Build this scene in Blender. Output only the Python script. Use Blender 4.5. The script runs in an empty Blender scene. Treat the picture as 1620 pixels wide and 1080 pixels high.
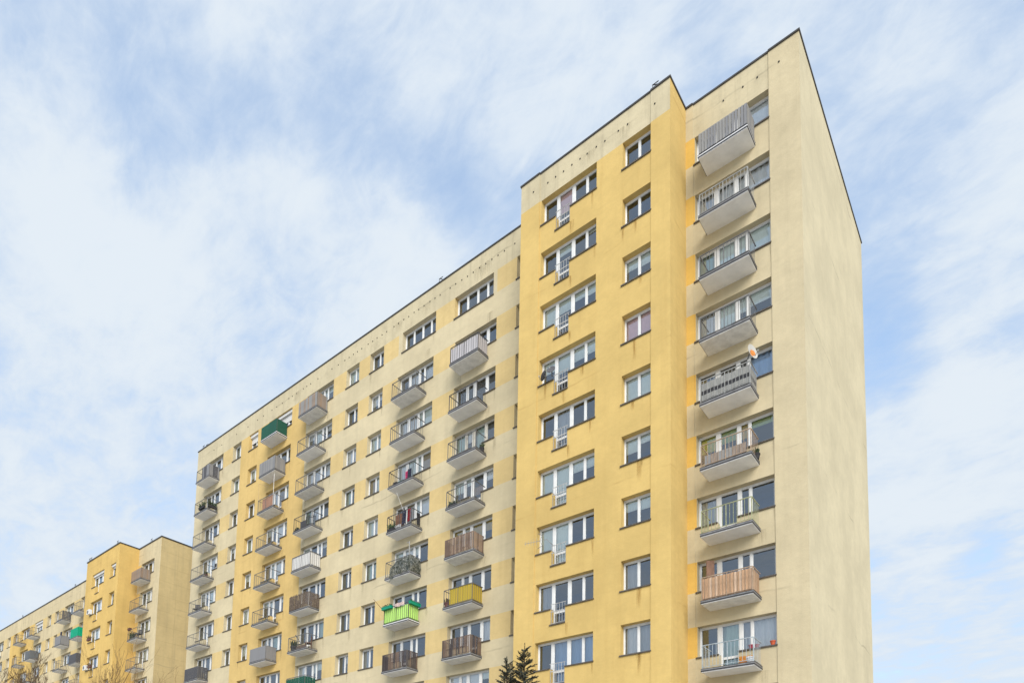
import bpy, math, random
from mathutils import Vector, Matrix

random.seed(7)
scene = bpy.context.scene
COL = scene.collection

# ------------------------------------------------------------------ camera
cam_d = bpy.data.cameras.new('camera')
cam = bpy.data.objects.new('camera', cam_d)
COL.objects.link(cam)
scene.camera = cam
RM = ((0.761033, -0.647657, 0.037015), (0.648253, 0.757101, -0.081032), (0.024457, 0.085663, 0.996024))
CP = Vector((6.20835, -26.98686, -0.10378))
m = Matrix.Identity(4)
for i in range(3):
    m[i][0] = RM[i][0]; m[i][1] = RM[i][2]; m[i][2] = -RM[i][1]; m[i][3] = CP[i]
cam.matrix_world = m
cam_d.sensor_fit = 'HORIZONTAL'; cam_d.sensor_width = 36.0
cam_d.lens = 1076.886 / 1620.0 * 36.0
cam_d.shift_x = (810.0 - 728.05) / 1620.0
cam_d.shift_y = (1250.71 - 540.0) / 1620.0
cam_d.clip_end = 5000.0

# ------------------------------------------------------------------ light
SUN_TO = Vector((0.60, -0.62, 0.52)).normalized()          # towards the veiled sun
SUN_STRENGTH, SUN_ANGLE = 1.75, 40.0
SKY_STRENGTH = 0.087
EXPOSURE = 0.92
CLOUD_WHITE = (4.75, 5.2, 5.65, 1)
CLOUD_GREY = (3.6, 4.35, 5.4, 1)
SKY_GAIN = 2.0

world = bpy.data.worlds.new('World'); scene.world = world; world.use_nodes = True
wt = world.node_tree; wt.nodes.clear()
def wn(t, **k):
    n = wt.nodes.new(t)
    for a, b in k.items(): setattr(n, a, b)
    return n
def wl(a, b): wt.links.new(a, b)
def wmath(op, a, b=None, clamp=False):
    n = wn('ShaderNodeMath', operation=op, use_clamp=clamp)
    for i, v in enumerate((a, b)):
        if v is None: continue
        if isinstance(v, (int, float)): n.inputs[i].default_value = v
        else: wl(v, n.inputs[i])
    return n.outputs[0]
out = wn('ShaderNodeOutputWorld'); bg = wn('ShaderNodeBackground'); bg.inputs[1].default_value = SKY_STRENGTH
wl(bg.outputs[0], out.inputs[0])
sky = wn('ShaderNodeTexSky', sky_type='NISHITA', sun_disc=False)
sky.sun_elevation = math.asin(SUN_TO.z); sky.sun_rotation = math.atan2(SUN_TO.x, SUN_TO.y)
sky.air_density = 1.0; sky.dust_density = 1.6; sky.ozone_density = 1.5
tc = wn('ShaderNodeTexCoord')
nrm = wn('ShaderNodeVectorMath', operation='NORMALIZE'); wl(tc.outputs['Generated'], nrm.inputs[0])
sep = wn('ShaderNodeSeparateXYZ'); wl(nrm.outputs[0], sep.inputs[0])
zc = wmath('ADD', wmath('MAXIMUM', sep.outputs[2], 0.0), 0.22)
cmb = wn('ShaderNodeCombineXYZ')
wl(wmath('DIVIDE', sep.outputs[0], zc), cmb.inputs[0]); wl(wmath('DIVIDE', sep.outputs[1], zc), cmb.inputs[1])
def wnoise(scale, detail, rough, dist, rot=(0, 0, 0), sc=(1, 1, 1), off=(0, 0, 0)):
    mp = wn('ShaderNodeMapping'); mp.inputs['Rotation'].default_value = rot; mp.inputs['Scale'].default_value = sc; mp.inputs['Location'].default_value = off
    wl(cmb.outputs[0], mp.inputs[0])
    n = wn('ShaderNodeTexNoise'); n.inputs['Scale'].default_value = scale; n.inputs['Detail'].default_value = detail
    n.inputs['Roughness'].default_value = rough; n.inputs['Distortion'].default_value = dist
    wl(mp.outputs[0], n.inputs['Vector']); return n.outputs[0]
# banks of soft cloud drawn out along one wind direction
n1 = wnoise(3.2, 8, 0.58, 0.45, rot=(0, 0, math.radians(38)), sc=(1, 1.9, 1), off=(1.3, .4, 0))
n2 = wnoise(11.0, 7, 0.62, 0.5, off=(4.1, 2.2, 0), sc=(1, 1.4, 1), rot=(0, 0, math.radians(38)))
cover = wmath('ADD', wmath('ADD', wmath('MULTIPLY', n1, 1.30), wmath('MULTIPLY', n2, 0.95)), -0.46)
n3 = wnoise(30.0, 6, 0.65, 0.6, off=(7.1, 1.2, 0), sc=(1, 1.8, 1), rot=(0, 0, math.radians(38)))
cover = wmath('ADD', cover, wmath('MULTIPLY', n3, 0.30))
# clear gaps and thick banks where the sky has them (directions in the sky)
GAPS = [((-0.681, 0.146, 0.718), .10, .4), ((-0.629, 0.253, 0.735), .06, .34), ((-0.63, 0.283, 0.723), .06, .40), ((-0.594, 0.339, 0.729), .05, .3),
        ((-0.54, 0.40, 0.737), .07, .55), ((-0.518, 0.445, 0.731), .07, .5), ((-0.454, 0.51, 0.73), .07, .6),
        ((-0.114, 0.826, 0.552), .06, .6), ((-0.094, 0.812, 0.577), .05, .35), ((0.01, 0.845, 0.535), .05, .5), ((-0.045, 0.941, 0.335), .035, .6),
        ((-0.12, 0.922, 0.368), .03, .35), ((-0.108, 0.765, 0.634), .08, .4), ((-0.2, 0.60, 0.77), .2, .22)]
BANKS = [((-0.715, 0.206, 0.668), .12, .65), ((-0.69, 0.29, 0.663), .11, .7), ((-0.60, 0.39, 0.695), .08, .5), ((-0.525, 0.503, 0.686), .10, .7),
         ((-0.562, 0.331, 0.758), .07, .25), ((-0.07, 0.885, 0.46), .15, .75), ((-0.792, 0.274, 0.546), .16, .25)]
wob = wn('ShaderNodeTexNoise'); wob.inputs['Scale'].default_value = 6.0; wob.inputs['Detail'].default_value = 5.0
wl(nrm.outputs[0], wob.inputs['Vector'])
wsub = wn('ShaderNodeVectorMath', operation='SUBTRACT'); wl(wob.outputs[1], wsub.inputs[0]); wsub.inputs[1].default_value = (.5, .5, .5)
wsc = wn('ShaderNodeVectorMath', operation='SCALE'); wl(wsub.outputs[0], wsc.inputs[0]); wsc.inputs['Scale'].default_value = 0.20
wdir = wn('ShaderNodeVectorMath', operation='ADD'); wl(nrm.outputs[0], wdir.inputs[0]); wl(wsc.outputs[0], wdir.inputs[1])
for lst, sgn in ((GAPS, -1), (BANKS, 1)):
    for c, r, s in lst:
        d = wn('ShaderNodeVectorMath', operation='DISTANCE'); wl(wdir.outputs[0], d.inputs[0]); d.inputs[1].default_value = c
        mr = wn('ShaderNodeMapRange', interpolation_type='SMOOTHSTEP')
        mr.inputs['From Min'].default_value = 0; mr.inputs['From Max'].default_value = r * 1.5
        mr.inputs['To Min'].default_value = s * sgn * (.66 if sgn < 0 else .40); mr.inputs['To Max'].default_value = 0
        wl(d.outputs['Value'], mr.inputs['Value']); cover = wmath('ADD', cover, mr.outputs[0])
covc = wn('ShaderNodeMapRange', interpolation_type='SMOOTHSTEP'); wl(cover, covc.inputs['Value'])
covc.inputs['From Min'].default_value = -0.05; covc.inputs['From Max'].default_value = 1.0
covc.inputs['To Min'].default_value = 0.38; covc.inputs['To Max'].default_value = 1.0
bright = wn('ShaderNodeMapRange', interpolation_type='SMOOTHSTEP'); wl(cover, bright.inputs['Value'])
bright.inputs['From Min'].default_value = 0.40; bright.inputs['From Max'].default_value = 1.2
ccol = wn('ShaderNodeMix', data_type='RGBA'); wl(bright.outputs[0], ccol.inputs['Factor'])
ccol.inputs[6].default_value = CLOUD_GREY; ccol.inputs[7].default_value = CLOUD_WHITE
sgain = wn('ShaderNodeMix', data_type='RGBA', blend_type='MULTIPLY'); sgain.inputs['Factor'].default_value = 1
wl(sky.outputs[0], sgain.inputs[6]); sgain.inputs[7].default_value = (SKY_GAIN * .97, SKY_GAIN * 1.04, SKY_GAIN * 1.03, 1)
smix = wn('ShaderNodeMix', data_type='RGBA'); wl(covc.outputs[0], smix.inputs['Factor'])
wl(sgain.outputs[2], smix.inputs[6]); wl(ccol.outputs[2], smix.inputs[7])
wl(smix.outputs[2], bg.inputs[0])

sun_d = bpy.data.lights.new('sun', 'SUN'); sun_d.energy = SUN_STRENGTH; sun_d.angle = math.radians(SUN_ANGLE); sun_d.color = (1.0, 0.95, 0.87)
sun = bpy.data.objects.new('sun', sun_d); COL.objects.link(sun)
sun.rotation_euler = SUN_TO.to_track_quat('Z', 'Y').to_euler(); sun.location = (20, -60, 60)

vs = scene.view_settings
vs.view_transform = 'Standard'; vs.look = 'None'; vs.exposure = EXPOSURE; vs.gamma = 1.0; vs.use_curve_mapping = False
scene.render.engine = 'CYCLES'
scene.cycles.max_bounces = 5; scene.cycles.diffuse_bounces = 3; scene.cycles.glossy_bounces = 2; scene.cycles.transparent_max_bounces = 8

# ------------------------------------------------------------------ materials
MATS = {}
def newmat(name):
    mt = bpy.data.materials.new(name); mt.use_nodes = True
    nt = mt.node_tree; b = nt.nodes['Principled BSDF']
    return mt, nt, b
def N(nt, t, **k):
    n = nt.nodes.new(t)
    for a, v in k.items(): setattr(n, a, v)
    return n
def mixrgb(nt, fac, a, b, blend='MIX'):
    n = N(nt, 'ShaderNodeMix', data_type='RGBA', blend_type=blend)
    for sock, v in ((n.inputs['Factor'], fac), (n.inputs[6], a), (n.inputs[7], b)):
        if hasattr(v, 'is_linked') or hasattr(v, 'links'): nt.links.new(v, sock)
        elif isinstance(v, (int, float)): sock.default_value = v
        else: sock.default_value = (*v, 1)[:4]
    return n.outputs[2]
def noise(nt, vec, scale, detail=4, rough=.55, sc=None):
    if sc:
        mp = N(nt, 'ShaderNodeMapping'); mp.inputs['Scale'].default_value = sc; nt.links.new(vec, mp.inputs[0]); vec = mp.outputs[0]
    n = N(nt, 'ShaderNodeTexNoise'); n.inputs['Scale'].default_value = scale; n.inputs['Detail'].default_value = detail; n.inputs['Roughness'].default_value = rough
    nt.links.new(vec, n.inputs['Vector']); return n.outputs[0]
def ramp(nt, v, a, b, lo=0.0, hi=1.0):
    n = N(nt, 'ShaderNodeMapRange', interpolation_type='SMOOTHSTEP'); nt.links.new(v, n.inputs['Value'])
    n.inputs['From Min'].default_value = a; n.inputs['From Max'].default_value = b; n.inputs['To Min'].default_value = lo; n.inputs['To Max'].default_value = hi
    return n.outputs[0]
def plaster(name, col, stain=0.25, streak=0.12, board=0.05, seams=0.0, grime=(0.23, 0.20, 0.14)):
    mt, nt, b = newmat(name)
    g = N(nt, 'ShaderNodeNewGeometry'); pos = g.outputs['Position']
    c0 = tuple(c * 0.90 for c in col); c1 = tuple(min(1, c * 1.08) for c in col)
    base = mixrgb(nt, ramp(nt, noise(nt, pos, 0.35, 5, .6), .3, .7), c0, c1)
    base = mixrgb(nt, ramp(nt, noise(nt, pos, 2.4, 6, .7, sc=(1, 1, 1.6)), .35, .65, 0, .20), base, tuple(c * .74 for c in col))
    base = mixrgb(nt, ramp(nt, noise(nt, pos, 1.3, 6, .7), .52, .75, 0, .22), base, tuple(min(1, c * 1.12 + .03) for c in col))
    # thermal boards ghosting through the render coat
    sp = N(nt, 'ShaderNodeSeparateXYZ'); nt.links.new(pos, sp.inputs[0])
    ad = N(nt, 'ShaderNodeMath', operation='SUBTRACT'); nt.links.new(sp.outputs[0], ad.inputs[0]); nt.links.new(sp.outputs[1], ad.inputs[1])
    cb = N(nt, 'ShaderNodeCombineXYZ'); nt.links.new(ad.outputs[0], cb.inputs[0]); nt.links.new(sp.outputs[2], cb.inputs[1])
    br = N(nt, 'ShaderNodeTexBrick'); br.inputs['Scale'].default_value = 1.0; br.inputs['Brick Width'].default_value = 1.0; br.inputs['Row Height'].default_value = 0.5
    br.inputs['Mortar Size'].default_value = 0.012; br.inputs['Mortar Smooth'].default_value = 0.6
    br.inputs['Color1'].default_value = (.88, .88, .88, 1); br.inputs['Color2'].default_value = (1, 1, 1, 1); br.inputs['Mortar'].default_value = (.80, .79, .76, 1)
    nt.links.new(cb.outputs[0], br.inputs['Vector'])
    base = mixrgb(nt, board * 3.2, base, br.outputs[0], 'MULTIPLY')
    # vertical run-off streaks
    st = ramp(nt, noise(nt, pos, 1.0, 5, .65, sc=(2.6, 2.6, 0.16)), .46, .74, 0, streak * 2.2)
    base = mixrgb(nt, st, base, grime)
    # blotches of soot
    bl = ramp(nt, noise(nt, pos, 0.8, 7, .68), .50, .80, 0, stain * 1.5)
    base = mixrgb(nt, bl, base, grime)
    if seams:
        br2 = N(nt, 'ShaderNodeTexBrick'); br2.offset = 0.0; br2.inputs['Scale'].default_value = 1.0; br2.inputs['Brick Width'].default_value = 2.9; br2.inputs['Row Height'].default_value = 1.375
        br2.inputs['Mortar Size'].default_value = 0.022; br2.inputs['Color1'].default_value = (.94, .94, .93, 1); br2.inputs['Color2'].default_value = (1, 1, 1, 1); br2.inputs['Mortar'].default_value = (.72, .70, .66, 1)
        nt.links.new(cb.outputs[0], br2.inputs['Vector']); base = mixrgb(nt, seams, base, br2.outputs[0], 'MULTIPLY')
    # damp tide marks along the floor slabs
    md = N(nt, 'ShaderNodeMath', operation='ADD'); nt.links.new(sp.outputs[2], md.inputs[0]); md.inputs[1].default_value = 0.6
    wv = noise(nt, pos, 0.5, 3, .5); aw = N(nt, 'ShaderNodeMath', operation='MULTIPLY_ADD'); nt.links.new(wv, aw.inputs[0]); aw.inputs[1].default_value = .5; nt.links.new(md.outputs[0], aw.inputs[2])
    mo = N(nt, 'ShaderNodeMath', operation='PINGPONG'); nt.links.new(aw.outputs[0], mo.inputs[0]); mo.inputs[1].default_value = 2.75
    tm = ramp(nt, mo.outputs[0], 0.0, 0.07, 1, 0)
    tn = N(nt, 'ShaderNodeMath', operation='MULTIPLY'); nt.links.new(tm, tn.inputs[0]); nt.links.new(ramp(nt, noise(nt, pos, .45, 3), .48, .68, 0, .50), tn.inputs[1])
    base = mixrgb(nt, tn.outputs[0], base, grime)
    fine = noise(nt, pos, 26, 6, .75)
    base = mixrgb(nt, ramp(nt, fine, .3, .7, 0, .16), base, tuple(c * .62 for c in col))
    nt.links.new(base, b.inputs['Base Color']); b.inputs['Roughness'].default_value = 0.92; b.inputs['Specular IOR Level'].default_value = 0.15
    bp = N(nt, 'ShaderNodeBump'); bp.inputs['Strength'].default_value = 0.5; bp.inputs['Distance'].default_value = 0.02
    h = N(nt, 'ShaderNodeMath', operation='MULTIPLY_ADD'); nt.links.new(noise(nt, pos, 2.0, 6, .6), h.inputs[0]); h.inputs[1].default_value = 1.6; nt.links.new(fine, h.inputs[2])
    nt.links.new(h.outputs[0], bp.inputs['Height']); nt.links.new(bp.outputs[0], b.inputs['Normal'])
    MATS[name] = mt; return mt
def simple(name, col, rough=.6, var=.15, scale=8, metal=0.0, spec=.4, bump=0.0, sc=None, col2=None):
    mt, nt, b = newmat(name)
    t = N(nt, 'ShaderNodeTexCoord')
    oi = N(nt, 'ShaderNodeObjectInfo')
    n = noise(nt, t.outputs['Object'], scale, 5, .6, sc)
    a = tuple(c * (1 - var) for c in col); c2 = col2 or tuple(min(1, c * (1 + var)) for c in col)
    base = mixrgb(nt, ramp(nt, n, .3, .7), a, c2)
    base = mixrgb(nt, ramp(nt, oi.outputs['Random'], 0, 1, 0, min(.5, var * 1.4)), base, tuple(c * .6 for c in col))
    nt.links.new(base, b.inputs['Base Color']); b.inputs['Roughness'].default_value = rough; b.inputs['Metallic'].default_value = metal; b.inputs['Specular IOR Level'].default_value = spec
    if bump:
        bp = N(nt, 'ShaderNodeBump'); bp.inputs['Strength'].default_value = bump; bp.inputs['Distance'].default_value = .01
        nt.links.new(n, bp.inputs['Height']); nt.links.new(bp.outputs[0], b.inputs['Normal'])
    MATS[name] = mt; return mt

plaster('cream', (0.64, 0.55, 0.365), .12, .05, .05)
plaster('cream_right', (0.62, 0.53, 0.35), .13, .05, .05)
plaster('cream_gable', (0.635, 0.555, 0.375), .07, .03, .04)
plaster('cream_parapet', (0.62, 0.54, 0.365), .28, .13, .05)
plaster('yellow', (0.665, 0.475, 0.178), .10, .07, .05, grime=(.42, .26, .08))
plaster('yellow_zone', (0.68, 0.485, 0.195), .14, .10, .05, grime=(.42, .27, .1))
plaster('yellow_patch', (0.68, 0.515, 0.245), .12, .10, .05, grime=(.42, .30, .13))
plaster('yellow_deep', (0.72, 0.465, 0.12), .10, .06, .05, grime=(.45, .28, .07))
plaster('far_cream', (0.65, 0.545, 0.345), .16, .12, .03)
plaster('far_gable', (0.585, 0.46, 0.24), .14, .10, .03, seams=.45)
plaster('far_yellow', (0.69, 0.475, 0.165), .14, .14, .02, grime=(.42, .27, .1))
simple('coping', (0.075, 0.07, 0.068), .45, .2, 3, metal=.3)
simple('roofing', (0.09, 0.09, 0.09), .9, .2, 2)
simple('sill', (0.10, 0.085, 0.07), .5, .25, 5)
simple('frame_white', (0.76, 0.76, 0.75), .35, .04, 3, spec=.5)
simple('frame_old', (0.60, 0.57, 0.50), .5, .15, 6)
simple('frame_brown', (0.17, 0.075, 0.035), .5, .2, 6)
simple('slab_white', (0.87, 0.87, 0.87), .85, .08, 1.6, bump=.15)
simple('slab_old', (0.80, 0.795, 0.78), .9, .14, 2.5, bump=.2)
simple('flashing', (0.055, 0.055, 0.06), .5, .3, 6)
simple('fascia', (0.25, 0.25, 0.26), .7, .3, 5)
simple('fascia_white', (0.78, 0.78, 0.8), .6, .08, 5)
for nm, c in (('rail_light', (0.34, 0.34, 0.33)), ('rail_grey', (0.15, 0.15, 0.15)), ('rail_dark', (0.07, 0.07, 0.075)), ('rail_tan', (0.40, 0.29, 0.20)), ('rail_olive', (0.36, 0.37, 0.21)), ('rail_blue', (0.38, 0.43, 0.46)), ('rail_white', (0.78, 0.77, 0.76)), ('rail_pale', (0.46, 0.455, 0.44))):
    simple(nm, c, .45, .18, 9, metal=.0)
for nm, c, v in (('board_grey', (0.225, 0.225, 0.235), .05), ('board_grey2', (0.27, 0.265, 0.26), .07), ('board_wood', (0.50, 0.315, 0.19), .25), ('board_wood2', (0.58, 0.42, 0.30), .22),
                 ('board_brown', (0.17, 0.115, 0.085), .28), ('board_brown2', (0.30, 0.215, 0.155), .25), ('board_dark', (0.07, 0.055, 0.055), .3), ('board_taupe', (0.27, 0.22, 0.185), .2),
                 ('panel_lilac', (0.52, 0.50, 0.52), .08), ('panel_white', (0.70, 0.69, 0.67), .08), ('panel_green', (0.012, 0.09, 0.06), .2), ('panel_lime', (0.50, 0.80, 0.20), .1),
                 ('panel_charcoal', (0.085, 0.085, 0.095), .15), ('panel_slate', (0.12, 0.13, 0.14), .15), ('mat_red', (0.42, 0.22, 0.14), .2), ('cloth_grey', (0.30, 0.30, 0.285), .16), ('cloth_black', (0.035, 0.035, 0.04), .2)):
    simple(nm, c, .75, v, 5, sc=(6, 6, .6), bump=.2)
for nm, c in (('blind_pale', (0.86, 0.92, 0.85)), ('blind_white', (0.90, 0.90, 0.88)), ('blind_pink', (0.92, 0.62, 0.64)), ('blind_green', (0.36, 0.46, 0.14)), ('blind_lime', (0.55, 0.52, 0.05)), ('blind_tan', (0.45, 0.33, 0.17)), ('blind_ochre', (0.55, 0.38, 0.06)),
              ('curtain_white', (0.84, 0.84, 0.83)), ('curtain_blue', (0.34, 0.52, 0.75)), ('curtain_grey', (0.52, 0.54, 0.56)), ('curtain_mint', (0.54, 0.68, 0.60))):
    simple(nm, c, .85, .06, 4, sc=(8, 8, 1))
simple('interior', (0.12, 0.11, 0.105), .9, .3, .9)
simple('rust', (0.16, 0.09, 0.05), .8, .3, 6)
simple('vent_dark', (0.035, 0.032, 0.03), .8, .2, 6)
simple('dish', (0.52, 0.51, 0.48), .5, .06, 3)
simple('dish_dark', (0.10, 0.10, 0.11), .5, .1, 3)
simple('logo_orange', (0.72, 0.25, 0.05), .5, .1, 4)
simple('terracotta', (0.52, 0.10, 0.04), .7, .12, 4)
simple('pot_red', (0.30, 0.035, 0.06), .6, .15, 4)
simple('pot_dark', (0.12, 0.05, 0.045), .7, .2, 4)
simple('crate_orange', (0.62, 0.24, 0.03), .6, .12, 4)
simple('planter_green', (0.0, 0.25, 0.15), .5, .1, 4)
simple('plant', (0.045, 0.07, 0.03), .8, .4, 12)
simple('plant_dry', (0.12, 0.085, 0.05), .9, .4, 12)
for nm, c in (('cloth_red', (0.26, 0.015, 0.025)), ('cloth_white', (0.72, 0.72, 0.73)), ('cloth_navy', (0.03, 0.035, 0.07)), ('cloth_pink', (0.62, 0.05, 0.18)), ('cloth_teal', (0.03, 0.27, 0.27)), ('cloth_rose', (0.66, 0.50, 0.47)), ('net_green', (0.0, 0.32, 0.18))):
    simple(nm, c, .9, .15, 7)
simple('chair_brown', (0.16, 0.08, 0.05), .7, .25, 9)
simple('bark', (0.085, 0.062, 0.045), .95, .35, 9, bump=.4)
simple('bark_spruce', (0.06, 0.04, 0.028), .95, .3, 9, bump=.4)
simple('twig', (0.13, 0.085, 0.05), .95, .3, 4)
simple('twig_pale', (0.24, 0.155, 0.075), .95, .3, 4)
simple('bark_birch', (0.55, 0.53, 0.50), .9, .25, 6, sc=(1, 1, 4))
simple('needle', (0.070, 0.078, 0.058), .8, .4, 3, col2=(0.13, 0.14, 0.10))
simple('ground', (0.47, 0.46, 0.44), 1.0, .25, .4)
simple('paving', (0.34, 0.33, 0.31), .95, .12, .9)
def special():
    # glazing: reflects the sky, lets the room show through
    mt = bpy.data.materials.new('glass'); mt.use_nodes = True; nt = mt.node_tree; nt.nodes.clear()
    o = N(nt, 'ShaderNodeOutputMaterial'); mx = N(nt, 'ShaderNodeMixShader'); tr = N(nt, 'ShaderNodeBsdfTransparent'); gl = N(nt, 'ShaderNodeBsdfGlossy')
    tr.inputs[0].default_value = (.97, .985, .98, 1); gl.inputs[0].default_value = (.78, .86, .95, 1); gl.inputs['Roughness'].default_value = .015
    fr = N(nt, 'ShaderNodeFresnel'); fr.inputs['IOR'].default_value = 1.55
    mm = N(nt, 'ShaderNodeMath', operation='MULTIPLY_ADD', use_clamp=True); nt.links.new(fr.outputs[0], mm.inputs[0]); mm.inputs[1].default_value = 1.35; mm.inputs[2].default_value = .15
    t = N(nt, 'ShaderNodeTexCoord'); bp = N(nt, 'ShaderNodeBump'); bp.inputs['Strength'].default_value = .10; bp.inputs['Distance'].default_value = .012
    nt.links.new(noise(nt, t.outputs['Object'], 2.6, 2, .5), bp.inputs['Height']); nt.links.new(bp.outputs[0], gl.inputs['Normal'])
    nt.links.new(mm.outputs[0], mx.inputs[0]); nt.links.new(tr.outputs[0], mx.inputs[1]); nt.links.new(gl.outputs[0], mx.inputs[2]); nt.links.new(mx.outputs[0], o.inputs[0])
    MATS['glass'] = mt
    # reed matting
    mt, nt, b = newmat('reed'); t = N(nt, 'ShaderNodeTexCoord')
    n = noise(nt, t.outputs['Object'], 9, 6, .7, sc=(6, 6, 1.2))
    nt.links.new(mixrgb(nt, ramp(nt, n, .38, .62), (.03, .022, .02), (.26, .20, .15)), b.inputs['Base Color']); b.inputs['Roughness'].default_value = .9; MATS['reed'] = mt
    # camouflage net
    mt, nt, b = newmat('camo'); t = N(nt, 'ShaderNodeTexCoord'); n = noise(nt, t.outputs['Object'], 7, 5, .7)
    nt.links.new(mixrgb(nt, ramp(nt, n, .42, .58), (.035, .042, .032), (.17, .175, .155)), b.inputs['Base Color']); b.inputs['Roughness'].default_value = .95
    n2 = noise(nt, t.outputs['Object'], 24, 3, .6); nt.links.new(ramp(nt, n2, .36, .44, 0, 1), b.inputs['Alpha']); MATS['camo'] = mt
    # woven yellow screen
    mt, nt, b = newmat('woven'); t = N(nt, 'ShaderNodeTexCoord'); sp = N(nt, 'ShaderNodeSeparateXYZ'); nt.links.new(t.outputs['Object'], sp.inputs[0])
    ad = N(nt, 'ShaderNodeMath', operation='ADD'); nt.links.new(sp.outputs[0], ad.inputs[0]); nt.links.new(sp.outputs[1], ad.inputs[1])
    cb = N(nt, 'ShaderNodeCombineXYZ'); nt.links.new(ad.outputs[0], cb.inputs[0]); nt.links.new(sp.outputs[2], cb.inputs[1])
    ch = N(nt, 'ShaderNodeTexChecker'); ch.inputs['Scale'].default_value = 14; ch.inputs[1].default_value = (.58, .42, .03, 1); ch.inputs[2].default_value = (.36, .26, .03, 1)
    nt.links.new(cb.outputs[0], ch.inputs[0]); nt.links.new(ch.outputs[0], b.inputs['Base Color']); b.inputs['Roughness'].default_value = .8; MATS['woven'] = mt
    # run-off stain: tinted film with ragged soft edges
    for nm, c, k in (('stain_rust', (.42, .24, .06), .30), ('stain_soot', (.26, .22, .15), .14)):
        mt, nt, b = newmat(nm); t = N(nt, 'ShaderNodeTexCoord'); sp = N(nt, 'ShaderNodeSeparateXYZ'); nt.links.new(t.outputs['Generated'], sp.inputs[0])
        ex = ramp(nt, sp.outputs[0], 0, .45); ex2 = ramp(nt, sp.outputs[0], .55, 1, 1, 0); ez = ramp(nt, sp.outputs[2], 0, .8)
        p1 = N(nt, 'ShaderNodeMath', operation='MULTIPLY'); nt.links.new(ex, p1.inputs[0]); nt.links.new(ex2, p1.inputs[1])
        p2 = N(nt, 'ShaderNodeMath', operation='MULTIPLY'); nt.links.new(p1.outputs[0], p2.inputs[0]); nt.links.new(ez, p2.inputs[1])
        g = N(nt, 'ShaderNodeNewGeometry'); nn = ramp(nt, noise(nt, g.outputs['Position'], 4, 5, .65, sc=(3.5, 3.5, .22)), .3, .7, 0, k)
        p3 = N(nt, 'ShaderNodeMath', operation='MULTIPLY'); nt.links.new(p2.outputs[0], p3.inputs[0]); nt.links.new(nn, p3.inputs[1])
        nt.links.new(p3.outputs[0], b.inputs['Alpha']); b.inputs['Base Color'].default_value = (*c, 1); b.inputs['Roughness'].default_value = 1.0; b.inputs['Specular IOR Level'].default_value = 0; MATS[nm] = mt
special()

# ------------------------------------------------------------------ mesh helpers
class MB:
    def __init__(s): s.v = []; s.f = []; s.mi = []
    def quad(s, a, b, c, d, mi=0):
        n = len(s.v); s.v += [a, b, c, d]; s.f.append((n, n + 1, n + 2, n + 3)); s.mi.append(mi)
    def box(s, x0, x1, y0, y1, z0, z1, mi=0):
        n = len(s.v)
        s.v += [(x0, y0, z0), (x1, y0, z0), (x1, y1, z0), (x0, y1, z0), (x0, y0, z1), (x1, y0, z1), (x1, y1, z1), (x0, y1, z1)]
        for f in ((0, 3, 2, 1), (4, 5, 6, 7), (0, 1, 5, 4), (1, 2, 6, 5), (2, 3, 7, 6), (3, 0, 4, 7)):
            s.f.append(tuple(n + i for i in f)); s.mi.append(mi)
    def tube(s, pts, rads, k=5, mi=0, cap=True):
        base = len(s.v); pts = [Vector(p) for p in pts]
        for i, p in enumerate(pts):
            t = (pts[min(i + 1, len(pts) - 1)] - pts[max(i - 1, 0)])
            if t.length < 1e-9: t = Vector((0, 0, 1))
            t.normalize(); a = t.cross(Vector((0, 0, 1)) if abs(t.z) < .9 else Vector((1, 0, 0))).normalized(); b = t.cross(a)
            for j in range(k):
                an = 2 * math.pi * j / k; q = p + (a * math.cos(an) + b * math.sin(an)) * rads[i]; s.v.append(tuple(q))
        for i in range(len(pts) - 1):
            for j in range(k):
                s.f.append((base + i * k + j, base + i * k + (j + 1) % k, base + (i + 1) * k + (j + 1) % k, base + (i + 1) * k + j)); s.mi.append(mi)
        if cap:
            s.f.append(tuple(base + j for j in range(k))[::-1]); s.mi.append(mi)
            s.f.append(tuple(base + (len(pts) - 1) * k + j for j in range(k))); s.mi.append(mi)
    def lathe(s, prof, k=12, mi=0):
        base = len(s.v)
        for r, z in prof:
            for j in range(k): s.v.append((r * math.cos(2 * math.pi * j / k), r * math.sin(2 * math.pi * j / k), z))
        for i in range(len(prof) - 1):
            for j in range(k):
                s.f.append((base + i * k + j, base + i * k + (j + 1) % k, base + (i + 1) * k + (j + 1) % k, base + (i + 1) * k + j)); s.mi.append(mi)
    def mesh(s, name, mats, smooth=False):
        me = bpy.data.meshes.new(name); me.from_pydata(s.v, [], s.f)
        for q in (mats if isinstance(mats, (list, tuple)) else [mats]): me.materials.append(MATS[q])
        me.polygons.foreach_set('material_index', s.mi)
        if smooth: me.polygons.foreach_set('use_smooth', [True] * len(s.f))
        me.update(); return me
WPOS = {}
def put(name, me, parent=None, loc=(0, 0, 0), rot=None, label=None, cat=None, group=None, kind=None):
    o = bpy.data.objects.new(name, me); COL.objects.link(o)
    loc = Vector(loc); WPOS[o] = loc
    if parent is not None: o.parent = parent; o.location = loc - WPOS[parent]
    else: o.location = loc
    if rot: o.rotation_euler = rot
    if label: o['label'] = label
    if cat: o['category'] = cat
    if group: o['group'] = group
    if kind: o['kind'] = kind
    return o
CACHE = {}
def cached(key, fn):
    if key not in CACHE: CACHE[key] = fn()
    return CACHE[key]
def boxmesh(nm, mat, dx, dy, dz):
    def f():
        b = MB(); b.box(0, dx, 0, dy, 0, dz); return b.mesh(nm, mat)
    return cached((nm, mat, round(dx, 4), round(dy, 4), round(dz, 4)), f)

GROUND = -1.75
H = 2.75
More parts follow.
